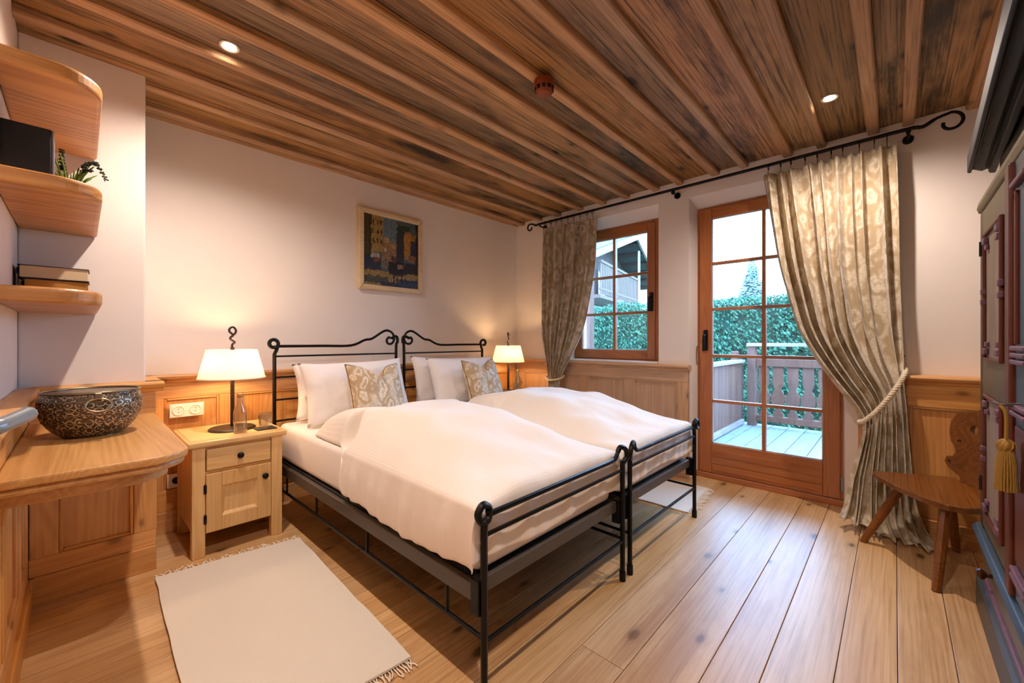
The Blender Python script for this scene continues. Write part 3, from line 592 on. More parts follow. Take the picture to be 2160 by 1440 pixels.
c2 = copy_tree(cs, None, (3.07, 2.83, .6195)); c2['label'] = 'square dark slate coaster under the far tumbler'

# ================================================================ left corner: counter, bowl, shelves and their things
def rounded(x0, x1, y0, y1, r, ext=0, k=10): return [(x0, y1), (x0, y0-ext)]+[(x1+ext-r+r*math.sin(PI/2*i/k), y0-ext+r-r*math.cos(PI/2*i/k)) for i in range(k+1)]+[(x1+ext, y1)]
t = thing('counter', 'wooden counter with a rounded corner carrying the bronze bowl', 'counter', (.05, 2.2, .70))
MB().prism(rounded(-.154, .252, 1.655, 2.70, .11), .765, .790).build('counter_top', 'desk', t, bevel=.006)
MB().prism(rounded(-.154, .244, 1.665, 2.70, .11), .742, .765).build('edge_moulding', 'desk', t, bevel=.009)
MB().prism(rounded(-.154, .205, 1.72, 2.70, .10), .70, .742).build('under_board', 'desk', t, bevel=.006)
def bowl(cx, cy, z):
    t = thing('bronze_bowl', 'engraved bronze bowl with ring handles on the counter', 'bowl', (cx, cy, z))
    pr = [(.072, 0), (.095, .012), (.118, .038), (.135, .070), (.143, .098), (.145, .118), (.142, .140), (.135, .158), (.1325, .166)]
    b = MB().lathe([(r, z+h) for r, h in smooth_path([(a, c, 0) for a, c in pr], 3) for r, h in [(r, h)]] if False else [(p.x, z+p.y) for p in smooth_path([(a, c, 0) for a, c in pr], 3)], cx, cy, 64, uv=True).build('body', 'bronze', t, smooth=60)
    MB().lathe([(.001, z+.006), (.09, z+.016), (.128, z+.07), (.138, z+.12), (.130, z+.166)], cx, cy, 48).build('inside', 'bronzer', t, smooth=60)
    MB().lathe([(.001, z), (.074, z), (.074, z+.004), (.001, z+.005)], cx, cy, 32).build('foot', 'bronzer', t, smooth=30)
    rim = [(cx+.1345*math.cos(2*PI*i/48), cy+.1345*math.sin(2*PI*i/48), z+.168) for i in range(48)]
    MB().tube(rim, .0045, 8, True).build('rim', 'bronzer', t, smooth=60)
    for h, r in ((.140, .1428), (.090, .1412), (.062, .1322)): MB().tube([(cx+r*math.cos(2*PI*i/48), cy+r*math.sin(2*PI*i/48), z+h) for i in range(48)], .0017, 6, True).build('engraved_line', 'bronzer', t, smooth=60)
    for a in (math.atan2(-cy, -cx)+.10, math.atan2(-cy, -cx)+PI):
        ca, sa = math.cos(a), math.sin(a); c0 = (cx+.147*ca, cy+.147*sa, z+.132); ring = [(c0[0]+.034*math.cos(2*PI*i/28)*-sa+.012*ca*(1-math.sin(2*PI*i/28)), c0[1]+.034*math.cos(2*PI*i/28)*ca+.012*sa*(1-math.sin(2*PI*i/28)), c0[2]+.022*math.sin(2*PI*i/28)-.006) for i in range(28)]
        MB().tube(ring, .0042, 8, True).build('ring_handle', 'bronzer', t, smooth=60)
        m = MB().box(-.006, .008, -.010, .010, -.006, .018).xf(Matrix.Translation((cx+.143*ca, cy+.143*sa, z+.152)) @ Matrix.Rotation(a, 4, 'Z')); m.build('handle_lug', 'bronzer', t, bevel=.003)
bowl(.032, 2.255, .790)
def shelf(zb, lab):
    o = MB().prism(rounded(-.19, .055, 1.995, 2.80, .12, 0, 12), zb, zb+.052).build('corner_shelf', 'shelf', bevel=.014)
    o.modifiers['bevel'].segments = 3; return tag(o, lab, 'shelf', 'rounded corner shelves')
shelf(2.014, 'top rounded wooden corner shelf under the ceiling'); shelf(1.642, 'middle rounded wooden corner shelf with black box and plant'); shelf(1.272, 'lowest rounded wooden corner shelf carrying three books')
t = thing('black_box', 'flat black box standing on the middle corner shelf', 'box', (-.13, 2.22, 1.694))
box('case', 'blackbox', t, -.187, -.072, 2.20, 2.31, 1.694, 1.905, .003); box('side_plate', 'greyedge', t, -.0722, -.066, 2.202, 2.308, 1.696, 1.903, .002)
def book(z0, th, x0, x1, cov, lab, rz, pages='paper'):
    y0, y1 = 2.60, 2.76; t = thing('book', lab, 'book', ((x0+x1)/2, 2.68, z0), 'books lying on the lowest corner shelf')
    m = Matrix.Translation(((x0+x1)/2, 2.68, z0)) @ Matrix.Rotation(rz, 4, 'Z'); hx, hy = (x1-x0)/2, .075
    MB().box(-hx+.006, hx-.004, -hy+.004, hy-.004, .003, th-.003).xf(m).build('pages', pages, t)
    for z in (0, th-.003): MB().box(-hx, hx, -hy, hy, z, z+.003).xf(m).build('cover', cov, t, bevel=.001)
    MB().prism([(-hx+.006-.010*math.sin(PI*i/8), .0015+(th-.003)*i/8) for i in range(9)]+[(-hx+.010-.010*math.sin(PI*i/8), th-.0015-(th-.003)*i/8) for i in range(9)], -hy, hy, 'Y').xf(m).build('spine', cov, t)
book(1.324, .040, -.172, .030, 'cover2', 'bottom book of the stack with brown cover', .0)
book(1.365, .043, -.166, .026, 'cover', 'middle book of the stack with dark cover and orange page edges', .02, 'leather')
book(1.409, .055, -.176, .028, 'cover', 'top book of the stack, thick with dark cover and pale pages', -.03)
t = thing('potted_plant', 'small green plant with dark flower spikes behind the black box', 'plant', (-.03, 2.50, 1.694))
MB().lathe([(.001, 1.694), (.035, 1.694), (.046, 1.765), (.048, 1.77), (.042, 1.77), (.001, 1.762)], -.03, 2.50, 20).build('pot', 'pot', t, smooth=40)
rng = random.Random(4); m = MB()
for i in range(46):
    a = rng.uniform(0, 2*PI); r = rng.uniform(.01, .07); h = rng.uniform(.07, .15); x, y = -.03+.02*math.cos(a), 2.5+.02*math.sin(a)
    P = smooth_path([(x, y, 1.76), (x+r*.4*math.cos(a), y+r*.4*math.sin(a), 1.76+h*.6), (x+r*math.cos(a), y+r*math.sin(a), 1.76+h*.95)], 3); m.tube(P, [.0026]*(len(P)-1)+[.0005], 4)
m.build('grass', 'leaf', t)['kind'] = 'stuff'
for (ex, ey, ez, mx, mz) in [(.075, 2.46, 1.838, .04, 1.90), (.045, 2.47, 1.905, .015, 1.885), (-.052, 2.44, 1.915, -.05, 1.86), (.03, 2.45, 1.86, .01, 1.86)]:
    P = smooth_path([(-.03, 2.49, 1.76), ((-.03+mx)/2, 2.48, (1.76+mz)/2+.01), (mx, 2.47, mz), (ex, ey, ez)], 5); fl_ = MB().tube(P, .0018, 5).build('stalk', 'leaf', t)
    q = MB()
    for i, p in enumerate(P[-7:]):
        for k in range(5): q.ball((p.x+.006*math.cos(k*1.26+i), p.y+.006*math.sin(k*1.26+i), p.z+.003*math.sin(k*2.3)), .0048*(1-.06*i), 6)
    q.build('flower_spike', 'flower', fl_)
# sockets
t = thing('socket_plate', 'white double switch and socket plate above the left nightstand', 'socket', (.45, 3.175, .685))
box('plate', 'white', t, .366, .533, 3.166, 3.174, .683, .765, .003)
for x in (.408, .490):
    r_ = MB().lathe([(.030, 0), (.030, -.004), (.026, -.005), (.023, -.001)], n=28, axis='Y', c0=(x, 3.1665, .724)); r_.build('dial', 'white', t, smooth=35)
    for dz in (-.009, .009): MB().lathe([(.0025, 0), (.0025, -.001)], n=8, axis='Y', c0=(x, 3.1652, .724+dz)).build('contact_hole', 'dark', t)
t = thing('socket_low', 'white single socket low on the panelling behind the left nightstand', 'socket', (.40, 3.175, .255))
t.name = 'wall_socket'; ORG[t.name] = Vector((.40, 3.175, .255))
box('plate', 'white', t, .355, .437, 3.166, 3.174, .262, .346, .003); MB().lathe([(.021, 0), (.021, -.0015)], n=24, axis='Y', c0=(.398, 3.166, .304)).build('socket_hole', 'dark', t)

# ================================================================ rugs
def rug(name, label, pts, n, seed, fr_ends):
    """pts: four corners (A,B along one short end, C,D the other)"""
    A, B, Cc, D = [Vector((*p, 0)) for p in pts]; t = thing(name, label, 'rug', (A+B+Cc+D)/4, 'woven cream rugs')
    def fn(u, v):
        p = A.lerp(B, u).lerp(D.lerp(Cc, u), v); e = noise.noise(Vector((p.x*6+seed, p.y*6, 0)))*.006
        return (p.x+e*(1 if u in (0, 1) else .3), p.y+e, .009+noise.noise(Vector((p.x*3, p.y*3, seed)))*.003)
    MB().grid(fn, 14, 22).build('weave', 'rug', t, solid=.008, recalc=False)
    rg = random.Random(seed)
    for (P, Q, out) in ((A, B, (A-D).normalized()), (D, Cc, (D-A).normalized())):
        if (P is A and 'a' not in fr_ends) or (P is D and 'd' not in fr_ends): continue
        m = MB()
        for i in range(n):
            p = P.lerp(Q, (i+.5)/n); sd = (Q-P).normalized(); L = rg.uniform(.035, .065); k = rg.uniform(-.5, .5)
            m.tube(smooth_path([(p.x, p.y, .006), *[tuple(p+out*L*f+sd*(k*L*f*f+rg.uniform(-.004, .004))+Vector((0, 0, .005+rg.uniform(0, .004)))) for f in (.35, .7, 1.0)]], 2), .0023, 4)
        m.build('fringe', 'fringe', t)['kind'] = 'stuff'
    return t
rug('rug', 'cream woven rug with fringed ends beside the left bed', [(.245, 2.575), (.865, 2.50), (.815, 1.268), (.22, 1.32)], 58, 3, 'ad')
rug('rug', 'cream woven rug with fringe between the far bed and the window panelling', [(2.77, 1.0), (3.33, 1.06), (3.30, 2.22), (2.73, 2.18)], 52, 5, 'ad')

# ================================================================ picture
def painting():
    t = thing('picture', 'small street scene oil painting in a pale gilt frame', 'picture', (1.865, 3.20, 1.58))
    x0, x1, z0, z1 = 1.561, 2.172, 1.578, 2.253; w = .042; yf = 3.178; yb = 3.219
    for nm, q in (('frame', [(x0, z0), (x0, z1), (x0+w, z1-w), (x0+w, z0+w)]), ('frame', [(x1, z0), (x1, z1), (x1-w, z1-w), (x1-w, z0+w)]), ('frame', [(x0, z1), (x1, z1), (x1-w, z1-w), (x0+w, z1-w)]), ('frame', [(x0, z0), (x1, z0), (x1-w, z0+w), (x0+w, z0+w)])):
        MB().prism(q, yf, yb, 'Y').build(nm, 'gilt', t, bevel=.008)
    NX, NZ = 120, 140; rects = []
    def R(a, b, c, d, col, n=.25): rects.append((a, b, c, d, lin(col), n))
    R(0, 1, 0, 1, '#4b5a5c'); R(.30, .60, .62, 1, '#5f7480'); R(.0, .10, .40, 1, '#4a4022'); R(.10, .34, .48, .99, '#9a8148'); R(.10, .14, .40, 1, '#39321f')
    for a in (.16, .23, .29):
        for b in (.60, .73, .86): R(a, a+.028, b, b+.07, '#4a3018')
    R(.32, .62, .36, .66, '#8d6f4c'); R(.36, .44, .63, .72, '#a98c66'); R(.48, .55, .57, .62, '#c0a07a'); R(.36, .41, .50, .54, '#cdb394'); R(.58, .72, .30, .88, '#2d3534'); R(.60, .84, .86, .93, '#2c3a22'); R(.72, .86, .44, .84, '#a8752e'); R(.84, 1, .50, .72, '#28324a'); R(.86, .97, .72, .82, '#94702c'); R(.74, .95, .22, .38, '#2a1511'); R(.80, .96, .40, .50, '#7a5a36'); R(.95, 1, 0, 1, '#21120e')
    R(.0, .30, .22, .42, '#2c3440'); R(.13, .28, .40, .47, '#9a9690'); R(.16, .27, .34, .40, '#7c5038'); R(.30, .42, .26, .40, '#6f6a5c'); R(0, 1, 0, .22, '#8d7440', .3); R(.0, .42, .04, .14, '#45483a'); R(.3, 1, .0, .07, '#2a2f44'); R(.62, 1, .02, .13, '#343a4e')
    R(.44, .72, .17, .37, '#22140f'); R(.50, .58, .36, .44, '#5b3b2a'); R(.485, .515, .40, .47, '#2a1c18'); R(.60, .70, .28, .34, '#8d6f4c'); R(.70, .78, .20, .30, '#2c1c14'); R(.52, .55, .06, .18, '#3a1d12'); R(.58, .61, .05, .18, '#3a1d12'); R(.66, .69, .06, .18, '#3a1d12')
    m = MB(); cols = []
    for j in range(NZ+1):
        for i in range(NX+1):
            u, v = i/NX, j/NZ; m.v.append((x0+w*.9+u*(x1-x0-1.8*w), 3.196, z0+w*.9+v*(z1-z0-1.8*w)))
            nu = u+noise.noise(Vector((u*14, v*14, 1)))*.022+noise.noise(Vector((u*45, v*45, 2)))*.014; nv = v+noise.noise(Vector((u*14, v*14, 5)))*.022+noise.noise(Vector((u*45, v*45, 7)))*.014; c = rects[0][4]; n = .2
            for a, b, e, f, cc, nn in rects[1:]:
                if a <= nu <= b and e <= nv <= f: c, n = cc, nn
            k = 1+n*2.2*noise.noise(Vector((u*30, v*30, 9)))+n*1.5*noise.noise(Vector((u*75, v*60, 3))); cols.append((c[0]*k, c[1]*k, c[2]*k, 1))
    m.f = [(j*(NX+1)+i, j*(NX+1)+i+1, (j+1)*(NX+1)+i+1, (j+1)*(NX+1)+i) for j in range(NZ) for i in range(NX)]; m.col = cols
    m.build('canvas', 'paint', t, recalc=False); box('backing', 'dark', t, x0+.02, x1-.02, 3.198, 3.21, z0+.02, z1-.02, 0)
painting()

# ================================================================ curtains
t = thing('curtain_rod', 'black iron curtain rod with scrolled ends', 'curtain rod', (3.4, 1.35, 2.40))
MB().tube([(3.4, 2.82, 2.408), (3.4, -.09, 2.416)], .0115, 12).build('rod', 'black', t, smooth=40)
def scroll(sy, y0, z0, sgn, big):
    pts = [(3.4, y0, z0), (3.4, y0+sgn*.03*big, z0-.006*big), (3.4, y0+sgn*.075*big, z0+.018*big), (3.4, y0+sgn*.12*big, z0+.028*big)]
    k = 14
    for i in range(k+1):
        a = PI/2-(PI*1.55)*i/k; r = (.048-.022*i/k)*big; pts.append((3.4, y0+sgn*(.125*big+r*math.cos(a)), z0-.018*big+r*math.sin(a)))
    P = smooth_path(pts, 3); MB().tube(P, [.011]*6+[.0085]*(len(P)-6), 8).build('scroll_end', 'black', t, smooth=50)
scroll(0, 2.82, 2.408, 1, .85); scroll(0, -.09, 2.416, -1, 1.15)
for y in (2.79, 1.35, -.06):
    MB().tube([(3.4, y, 2.405), (3.4, y, 2.385), (3.5, y, 2.385)], .008, 8).build('bracket', 'black', t); MB().lathe([(.026, 0), (.026, .012)], n=16, axis='X', c0=(3.488, y, 2.385)).build('wall_rose', 'black', t, smooth=40); (MB().ball((3.4, y, 2.388), .017) if y == 1.35 else MB().ball((3.4, y, 2.400), .012)).build('bracket_ball', 'black', t, smooth=60)
def curtain(label, EL, ER, folds, amp, ph, ring_n, cat='curtain', lining_right=False, puddle=None):
    L = lambda t_: lerpkeys(EL, t_); R_ = lambda t_: lerpkeys(ER, t_)
    def fn(u, v):
        # v 0 top .. 1 bottom ; ease edges by smoothing keys
        a = sum((L(min(1, max(0, v+k*.02))) for k in (-2, -1, 0, 1, 2)), Vector())/5; b = sum((R_(min(1, max(0, v+k*.02))) for k in (-2, -1, 0, 1, 2)), Vector())/5
        p = a.lerp(b, u); A = lerpkeys(amp, v)
        s = u+.014*math.sin(v*5+u*9)+.018*math.sin(u*23+2); w_ = math.sin(2*PI*folds*s+ph); w2 = math.sin(2*PI*folds*2.03*s+1.3+2*v)
        dx = A*(w_*.8+.25*w2); dy = A*.25*math.cos(2*PI*folds*s+ph)
        if v < .05: dx += .012*math.sin(2*PI*folds*3*s)*(1-v/.05)
        q = Vector((p.x-A*.6+dx, p.y+dy, p.z+.006*math.sin(u*folds*6.3)*(1 if v > .97 else 0)))
        if puddle and v > .86: q = puddle(u, (v-.86)/.14, q)
        return tuple(q)
    t = thing('curtain', label, 'curtain', tuple((L(1)+R_(1))/2*1), 'patterned curtains')
    MB().grid(fn, 150, 110).build('cloth', 'curtain', t, smooth=180, solid=.003, recalc=False)
    e = 1 if not lining_right else 0
    for k in range(ring_n):
        p = Vector(fn((k+.5)/ring_n, 0)); m = MB(); m.tube([(3.4+.019*math.cos(2*PI*i/16), p.y, 2.400+.021*math.sin(2*PI*i/16)) for i in range(16)], .0026, 6, True).tube([(3.4, p.y, 2.379), (p.x, p.y, p.z-.01)], .002, 5)
        m.build('curtain_ring', 'black', t, smooth=50)
    return t, fn
LL = [(0, (3.42, 2.761, 2.373)), (.5, (3.42, 2.772, 1.242)), (.68, (3.40, 2.665, .80)), (.72, (3.39, 2.655, .70)), (1, (3.40, 2.72, .02))]
LR = [(0, (3.42, 2.087, 2.355)), (.22, (3.42, 2.115, 1.874)), (.48, (3.40, 2.23, 1.28)), (.62, (3.38, 2.405, .92)), (.68, (3.37, 2.50, .78)), (.72, (3.37, 2.515, .70)), (1, (3.38, 2.38, .02))]
curtain('beige patterned curtain left of the window, tied back low', LL, LR, 8.5, [(0, .026), (.1, .042), (.5, .046), (.66, .028), (.7, .017), (.76, .024), (1, .04)], .4, 9)
RL = [(0, (3.42, .704, 2.375)), (.30, (3.40, .603, 1.68)), (.50, (3.36, .486, 1.208)), (.61, (3.32, .328, .929)), (.70, (3.27, .128, .66)), (.74, (3.265, .135, .59)), (.86, (3.26, .20, .30)), (1, (3.23, .25, .10))]
RR = [(0, (3.42, -.006, 2.38)), (.30, (3.40, -.012, 1.55)), (.50, (3.37, -.021, 1.20)), (.61, (3.34, -.03, 1.05)), (.70, (3.30, -.037, .94)), (.74, (3.295, -.042, .84)), (.86, (3.28, -.068, .42)), (1, (3.25, -.10, .05))]
def pud(u, k, q):
    out = .16*k*k*(.35+.65*u); zf = max(.010+.004*math.sin(u*40), q.z*(1-k)+.03*k*abs(math.sin(u*17))*(.4+.6*u)+.012)
    return Vector((q.x-out*.6, q.y-out*.55*u+.01*math.sin(u*30)*k, zf+(1-u)*.05*k*(1 if u < .25 else max(0, 1-(u-.25)*5))))
ct, cfn = curtain('beige patterned curtain right of the terrace door, tied back with a rope', RL, RR, 9.5, [(0, .030), (.1, .046), (.5, .055), (.64, .038), (.70, .022), (.76, .03), (1, .04)], 1.1, 10, puddle=pud)
def rope(label, pts, r=.0085, closed=False):
    P = smooth_path(pts, 14); t = thing('curtain_tieback', label, 'tieback', P[0], 'curtain tiebacks'); n = len(P); tw = n*.55
    for s in range(3):
        Q = []
        for i, p in enumerate(P):
            T = (P[min(i+1, n-1)]-P[max(i-1, 0)]).normalized(); N = T.cross(Vector((0, 0, 1))); N = N.normalized() if N.length > 1e-4 else Vector((1, 0, 0)); B = T.cross(N); a = i*.85+s*2.094
            Q.append(p+(N*math.cos(a)+B*math.sin(a))*r*.75)
        MB().tube(Q, r*.72, 6).build('strand', 'rope', t, smooth=60)
    return t
rope('twisted cream rope tying back the right curtain', [(3.335, -.045, .985), (3.265, -.042, .955), (3.235, -.012, .885), (3.215, .035, .80), (3.205, .085, .725), (3.215, .135, .668), (3.26, .155, .655), (3.30, .15, .66)], .010)
rope('cream rope tying back the left curtain', [(3.44, 2.69, .78), (3.385, 2.69, .765), (3.325, 2.63, .745), (3.315, 2.56, .745), (3.335, 2.50, .755), (3.39, 2.485, .77), (3.44, 2.50, .79)], .007)
t = thing('tieback_hook', 'small black tieback hook on the wall above the right panelling', 'hook', (3.49, -.034, 1.05))
MB().tube([(3.5, -.034, 1.056), (3.45, -.034, 1.056)], .004, 8).build('pin', 'black', t); MB().ball((3.443, -.034, 1.056), .0115).build('head', 'black', t, smooth=60); MB().tube([(3.455, -.034, 1.053), (3.40, -.036, 1.01), (3.337, -.044, .985)], .0015, 5).build('cord', 'black', t)

# ================================================================ carved chair
def chair():
    D = Vector((3.316, -.206, 0)); tv = Vector((-.842, -.539, 0)); nv = Vector((-.539, .842, 0)); zs = .40
    L = lambda a, b, z=0: tuple(D+tv*a+nv*b+Vector((0, 0, z)))
    t = thing('carved_chair', 'rustic dark wooden chair with a carved back between curtain and wardrobe', 'chair', L(.25, .18))
    pl = [L(.03, .0)[:2], L(.00, .30)[:2], L(-.005, .352)[:2], L(.10, .385)[:2], L(.25, .398)[:2], L(.40, .385)[:2], L(.495, .352)[:2], L(.52, .30)[:2], L(.47, .0)[:2]]
    MB().prism(pl, zs-.028, zs).build('seat', 'chair', t, bevel=.004)
    for a, b, fx, fy in ((.13, .285, 3.068, .132), (.40, .29, 2.690, -.139), (.10, .06, 3.286, -.235), (.40, .06, None, None)):
        top = Vector(L(a, b, zs-.02)); ft = Vector((fx, fy, 0)) if fx else Vector(L(.48, -.03))
        if fx and b < .1: ft = Vector((3.275, -.245, 0))
        MB().tube([ft, ft.lerp(top, .5), top], [.0165, .0215, .021], 8).build('leg', 'chair', t, smooth=30)
    half = [(.12, 0), (.13, .03), (.20, .055), (.235, .085), (.225, .115), (.19, .125), (.175, .15), (.19, .18), (.215, .20), (.235, .25), (.235, .31), (.205, .355), (.15, .37), (.10, .385), (.05, .415), (0, .425)]
    out = [(x, z) for x, z in half]+[(-x, z) for x, z in half[::-1][1:]]
    bm = bmesh.new()
    def loop(pts):
        vs = [bm.verts.new((x, 0, z)) for x, z in pts]; return [bm.edges.new((vs[i], vs[(i+1) % len(vs)])) for i in range(len(vs))]
    eds = loop(out)
    for hx, hz, r, sx in ((.205, .087, .012, 1.), (-.205, .087, .012, 1.), (.165, .21, .014, 1.), (-.165, .21, .014, 1.), (.095, .285, .026, .7), (-.095, .285, .026, .7), (.0, .05, .024, 1.)): eds += loop([(hx+r*sx*math.cos(i*PI/5)*(1.3 if r > .02 else 1), hz+r*math.sin(i*PI/5)) for i in range(10)])
    g = bmesh.ops.triangle_fill(bm, use_beauty=True, use_dissolve=False, edges=eds); fs = [f for f in g['geom'] if isinstance(f, bmesh.types.BMFace)]
    ex = bmesh.ops.extrude_face_region(bm, geom=fs); bmesh.ops.translate(bm, vec=(0, .022, 0), verts=[v for v in ex['geom'] if isinstance(v, bmesh.types.BMVert)])
    bm.verts.index_update(); m = MB(); Mx = Matrix((( -tv.x, nv.x, 0, 0), (-tv.y, nv.y, 0, 0), (0, 0, 1, 0), (0, 0, 0, 1)))
    P0 = D+tv*.25+nv*.005
    def tr(v): 
        q = Matrix.Rotation(math.radians(8), 3, 'X') @ Vector((v.co.x, v.co.y, v.co.z)); return tuple(P0+(-tv)*q.x+nv*q.y+Vector((0, 0, zs-.005+q.z)))
    m.add([tr(v) for v in bm.verts], [tuple(v.index for v in f.verts) for f in bm.faces]); bm.free(); m.build('backrest', 'chair', t)
chair()

# ================================================================ painted wardrobe
def wardrobe():
    XE, XN, yf, yb = 2.65, .95, -.268, -.90
    t = thing('painted_wardrobe', 'antique painted wardrobe with black cornice at the right edge', 'wardrobe', (1.8, -.58, 0))
    box('carcass', 'green', t, XN, XE, yb, yf-.022, .10, 1.74, .004)
    box('plinth', 'green', t, XN-.02, XE+.02, yb, yf+.012, .0, .13, .01)
    MB().prism([(yf-.02, .13), (yf+.012, .13), (yf+.004, .15), (yf-.006, .165), (yf-.02, .17)], XN, XE+.01, 'X').build('plinth_moulding', 'blue', t)
    MB().prism([(yf-.022, .31), (yf+.018, .325), (yf+.024, .345), (yf+.012, .365), (yf-.022, .37)], XN-.01, XE+.015, 'X').build('waist_moulding', 'blue', t, bevel=.004)
    MB().prism([(yf-.022, 1.69), (yf+.004, 1.695), (yf+.010, 1.715), (yf+.006, 1.74), (yf-.022, 1.74)], XN, XE+.008, 'X').build('top_moulding', 'olive', t, bevel=.004)
    # cornice, slightly skewed
    a, b = Vector((2.80, -.243, 1.92)), Vector((.95, -.175, 1.92)); prof = [(-.01, .10), (0, .07), (0, .0), (-.012, -.004), (-.016, .012), (-.045, -.004), (-.062, .004), (-.066, -.018), (-.085, -.022), (-.092, .03), (-.60, .03), (-.60, .10)]
    m = MB(); n = len(prof); dirn = (b-a).normalized(); vs = [(p.x, p.y+dy, p.z+dz) for p in (a, b) for dy, dz in prof]
    m.add(vs, [tuple(range(n)), tuple(range(2*n-1, n-1, -1))]+[(i, (i+1) % n, n+(i+1) % n, n+i) for i in range(n)]); m.build('cornice', 'cornice', t, bevel=.004)
    box('frieze', 'green', t, XN, XE-.03, yb, yf-.05, 1.735, 1.97, .003)
    # drawer base
    dr = box('drawer', 'olive', t, 1.30, 2.60, yf-.022, yf-.006, .185, .30, .003)
    for z in (.178, .307): box('drawer_moulding', 'purple', dr, 1.28, 2.62, yf-.015, yf+.004, z-.010, z+.010, .004)
    for x in (2.40, 1.50): MB().lathe([(.008, 0), (.008, .015), (.018, .022), (.021, .032), (.014, .042), (.001, .045)], n=16, axis='Y', c0=(x, yf-.006, .243)).build('drawer_knob', 'brown', dr, smooth=40)
    box('corner_stile', 'green', t, 2.585, 2.648, yf-.022, yf, .37, 1.69, .004); box('stile_line', 'redp', t, 2.572, 2.584, yf-.02, yf+.001, .37, 1.69, .003)
    def door(x0, x1, k):
        d = box('door', 'olive', t, x0, x1, yf-.02, yf+.002, .385, 1.685, .004); cx = (x0+x1)/2; hw = (x1-x0)/2-.11
        for z0, z1 in ((1.085, 1.56), (.475, .925)):
            p = box('door_panel', 'painted', d, cx-hw, cx+hw, yf+.0015, yf+.004, z0, z1, 0)
            for q in ((cx-hw-.013, cx-hw, z0-.013, z1+.013), (cx+hw, cx+hw+.013, z0-.013, z1+.013)): box('panel_moulding', 'redp', p, q[0], q[1], yf+.001, yf+.014, q[2], q[3], .005)
            for q in ((cx-hw, cx+hw, z0-.013, z0), (cx-hw, cx+hw, z1, z1+.013)): box('panel_moulding', 'redp', p, q[0], q[1], yf+.001, yf+.014, q[2], q[3], .005)
            for sx in (-1, 1):
                for zz in (z0+.01, z1-.035): box('carved_block', 'purple', p, cx+sx*(hw-.03)-.028, cx+sx*(hw-.03)+.028, yf+.004, yf+.018, zz, zz+.025, .005); box('carved_block', 'purple', p, cx+sx*(hw-.055)-.02, cx+sx*(hw-.055)+.02, yf+.004, yf+.014, zz+(.03 if zz < (z0+z1)/2 else -.025), zz+(.05 if zz < (z0+z1)/2 else -.005), .004)
            for zz in ((z0+z1)/2-.03, (z0+z1)/2+.01):
                for sx in (-1, 1): box('carved_block', 'purple', p, cx+sx*(hw+.012)-.016, cx+sx*(hw+.012)+.016, yf+.004, yf+.018, zz, zz+.022, .004)
        for z in (.56, 1.53): MB().tube([(x1+.004, yf+.006, z-.03), (x1+.004, yf+.006, z+.03)], .006, 8).build('hinge', 'dark', d)
        lk = box('lock_plate', 'iron', d, x0+.02, x0+.045, yf+.001, yf+.006, .93, 1.075, .002)
        return d
    door(2.01, 2.565, 0)
    box('centre_post', 'redp', t, 1.93, 1.998, yf-.02, yf+.016, .375, 1.69, .006); box('post_face', 'blue', t, 1.70, 1.925, yf-.02, yf+.004, .375, 1.69, .004)
    for z in (1.08, 1.10, 1.12, .93, .95, .45, .47, 1.6): box('carved_block', 'purple', t, 1.72, 1.90, yf+.003, yf+.02, z, z+.014, .004)
    for x in (1.74, 1.88): box('post_moulding', 'redp', t, x-.008, x+.008, yf+.003, yf+.012, 1.14, 1.59, .003)
    box('post_moulding', 'redp', t, 1.73, 1.89, yf+.003, yf+.010, .50, .90, .003)
    door(1.08, 1.69, 1)
wardrobe()
t = thing('key_tassel', 'gold tassel hanging from the key of the painted wardrobe', 'tassel', (1.82, -.232, .72))
x, y = 1.985, -.222
k = MB().tube([(1.86, -.266, .965), (1.845, -.236, .965)], .004, 8).build('key', 'iron', t); ring = [(1.838+.017*math.cos(2*PI*i/20), -.229+.017*math.sin(2*PI*i/20), .965+.004*math.sin(2*PI*i/20)) for i in range(20)]
MB().tube(ring, .0026, 6, True).build('key_ring', 'iron', k, smooth=60)
x, y = 1.815, -.232
MB().tube(smooth_path([(1.825, -.222, .963), (x, y, .94), (x, y, .86)], 8), .0045, 6).build('cord', 'gold', t, smooth=50)
m = MB().ball((x, y, .848), .019, 16, (1, 1, 1.1)); m.build('tassel_head', 'gold', t, smooth=60)
m = MB()
for i in range(10): m.tube([(x+.0185*math.cos(2*PI*i/10+.3*s_)*math.cos(s_*.8), y+.0185*math.sin(2*PI*i/10+.3*s_)*math.cos(s_*.8), .848+.0195*math.sin(s_*.8)) for s_ in (-1.5, -.75, 0, .75, 1.5)], .003, 5)
m.build('braid', 'gold', t, smooth=50)
m = MB()
for rr, nn in ((.0185, 22), (.011, 12)):
    for i in range(nn):
        a = 2*PI*i/nn; m.tube([(x+rr*.75*math.cos(a), y+rr*.75*math.sin(a), .838), (x+rr*math.cos(a), y+rr*math.sin(a), .80), (x+rr*1.15*math.cos(a), y+rr*1.15*math.sin(a), .722)], .0028, 5)
m.build('skirt', 'gold', t, smooth=50)

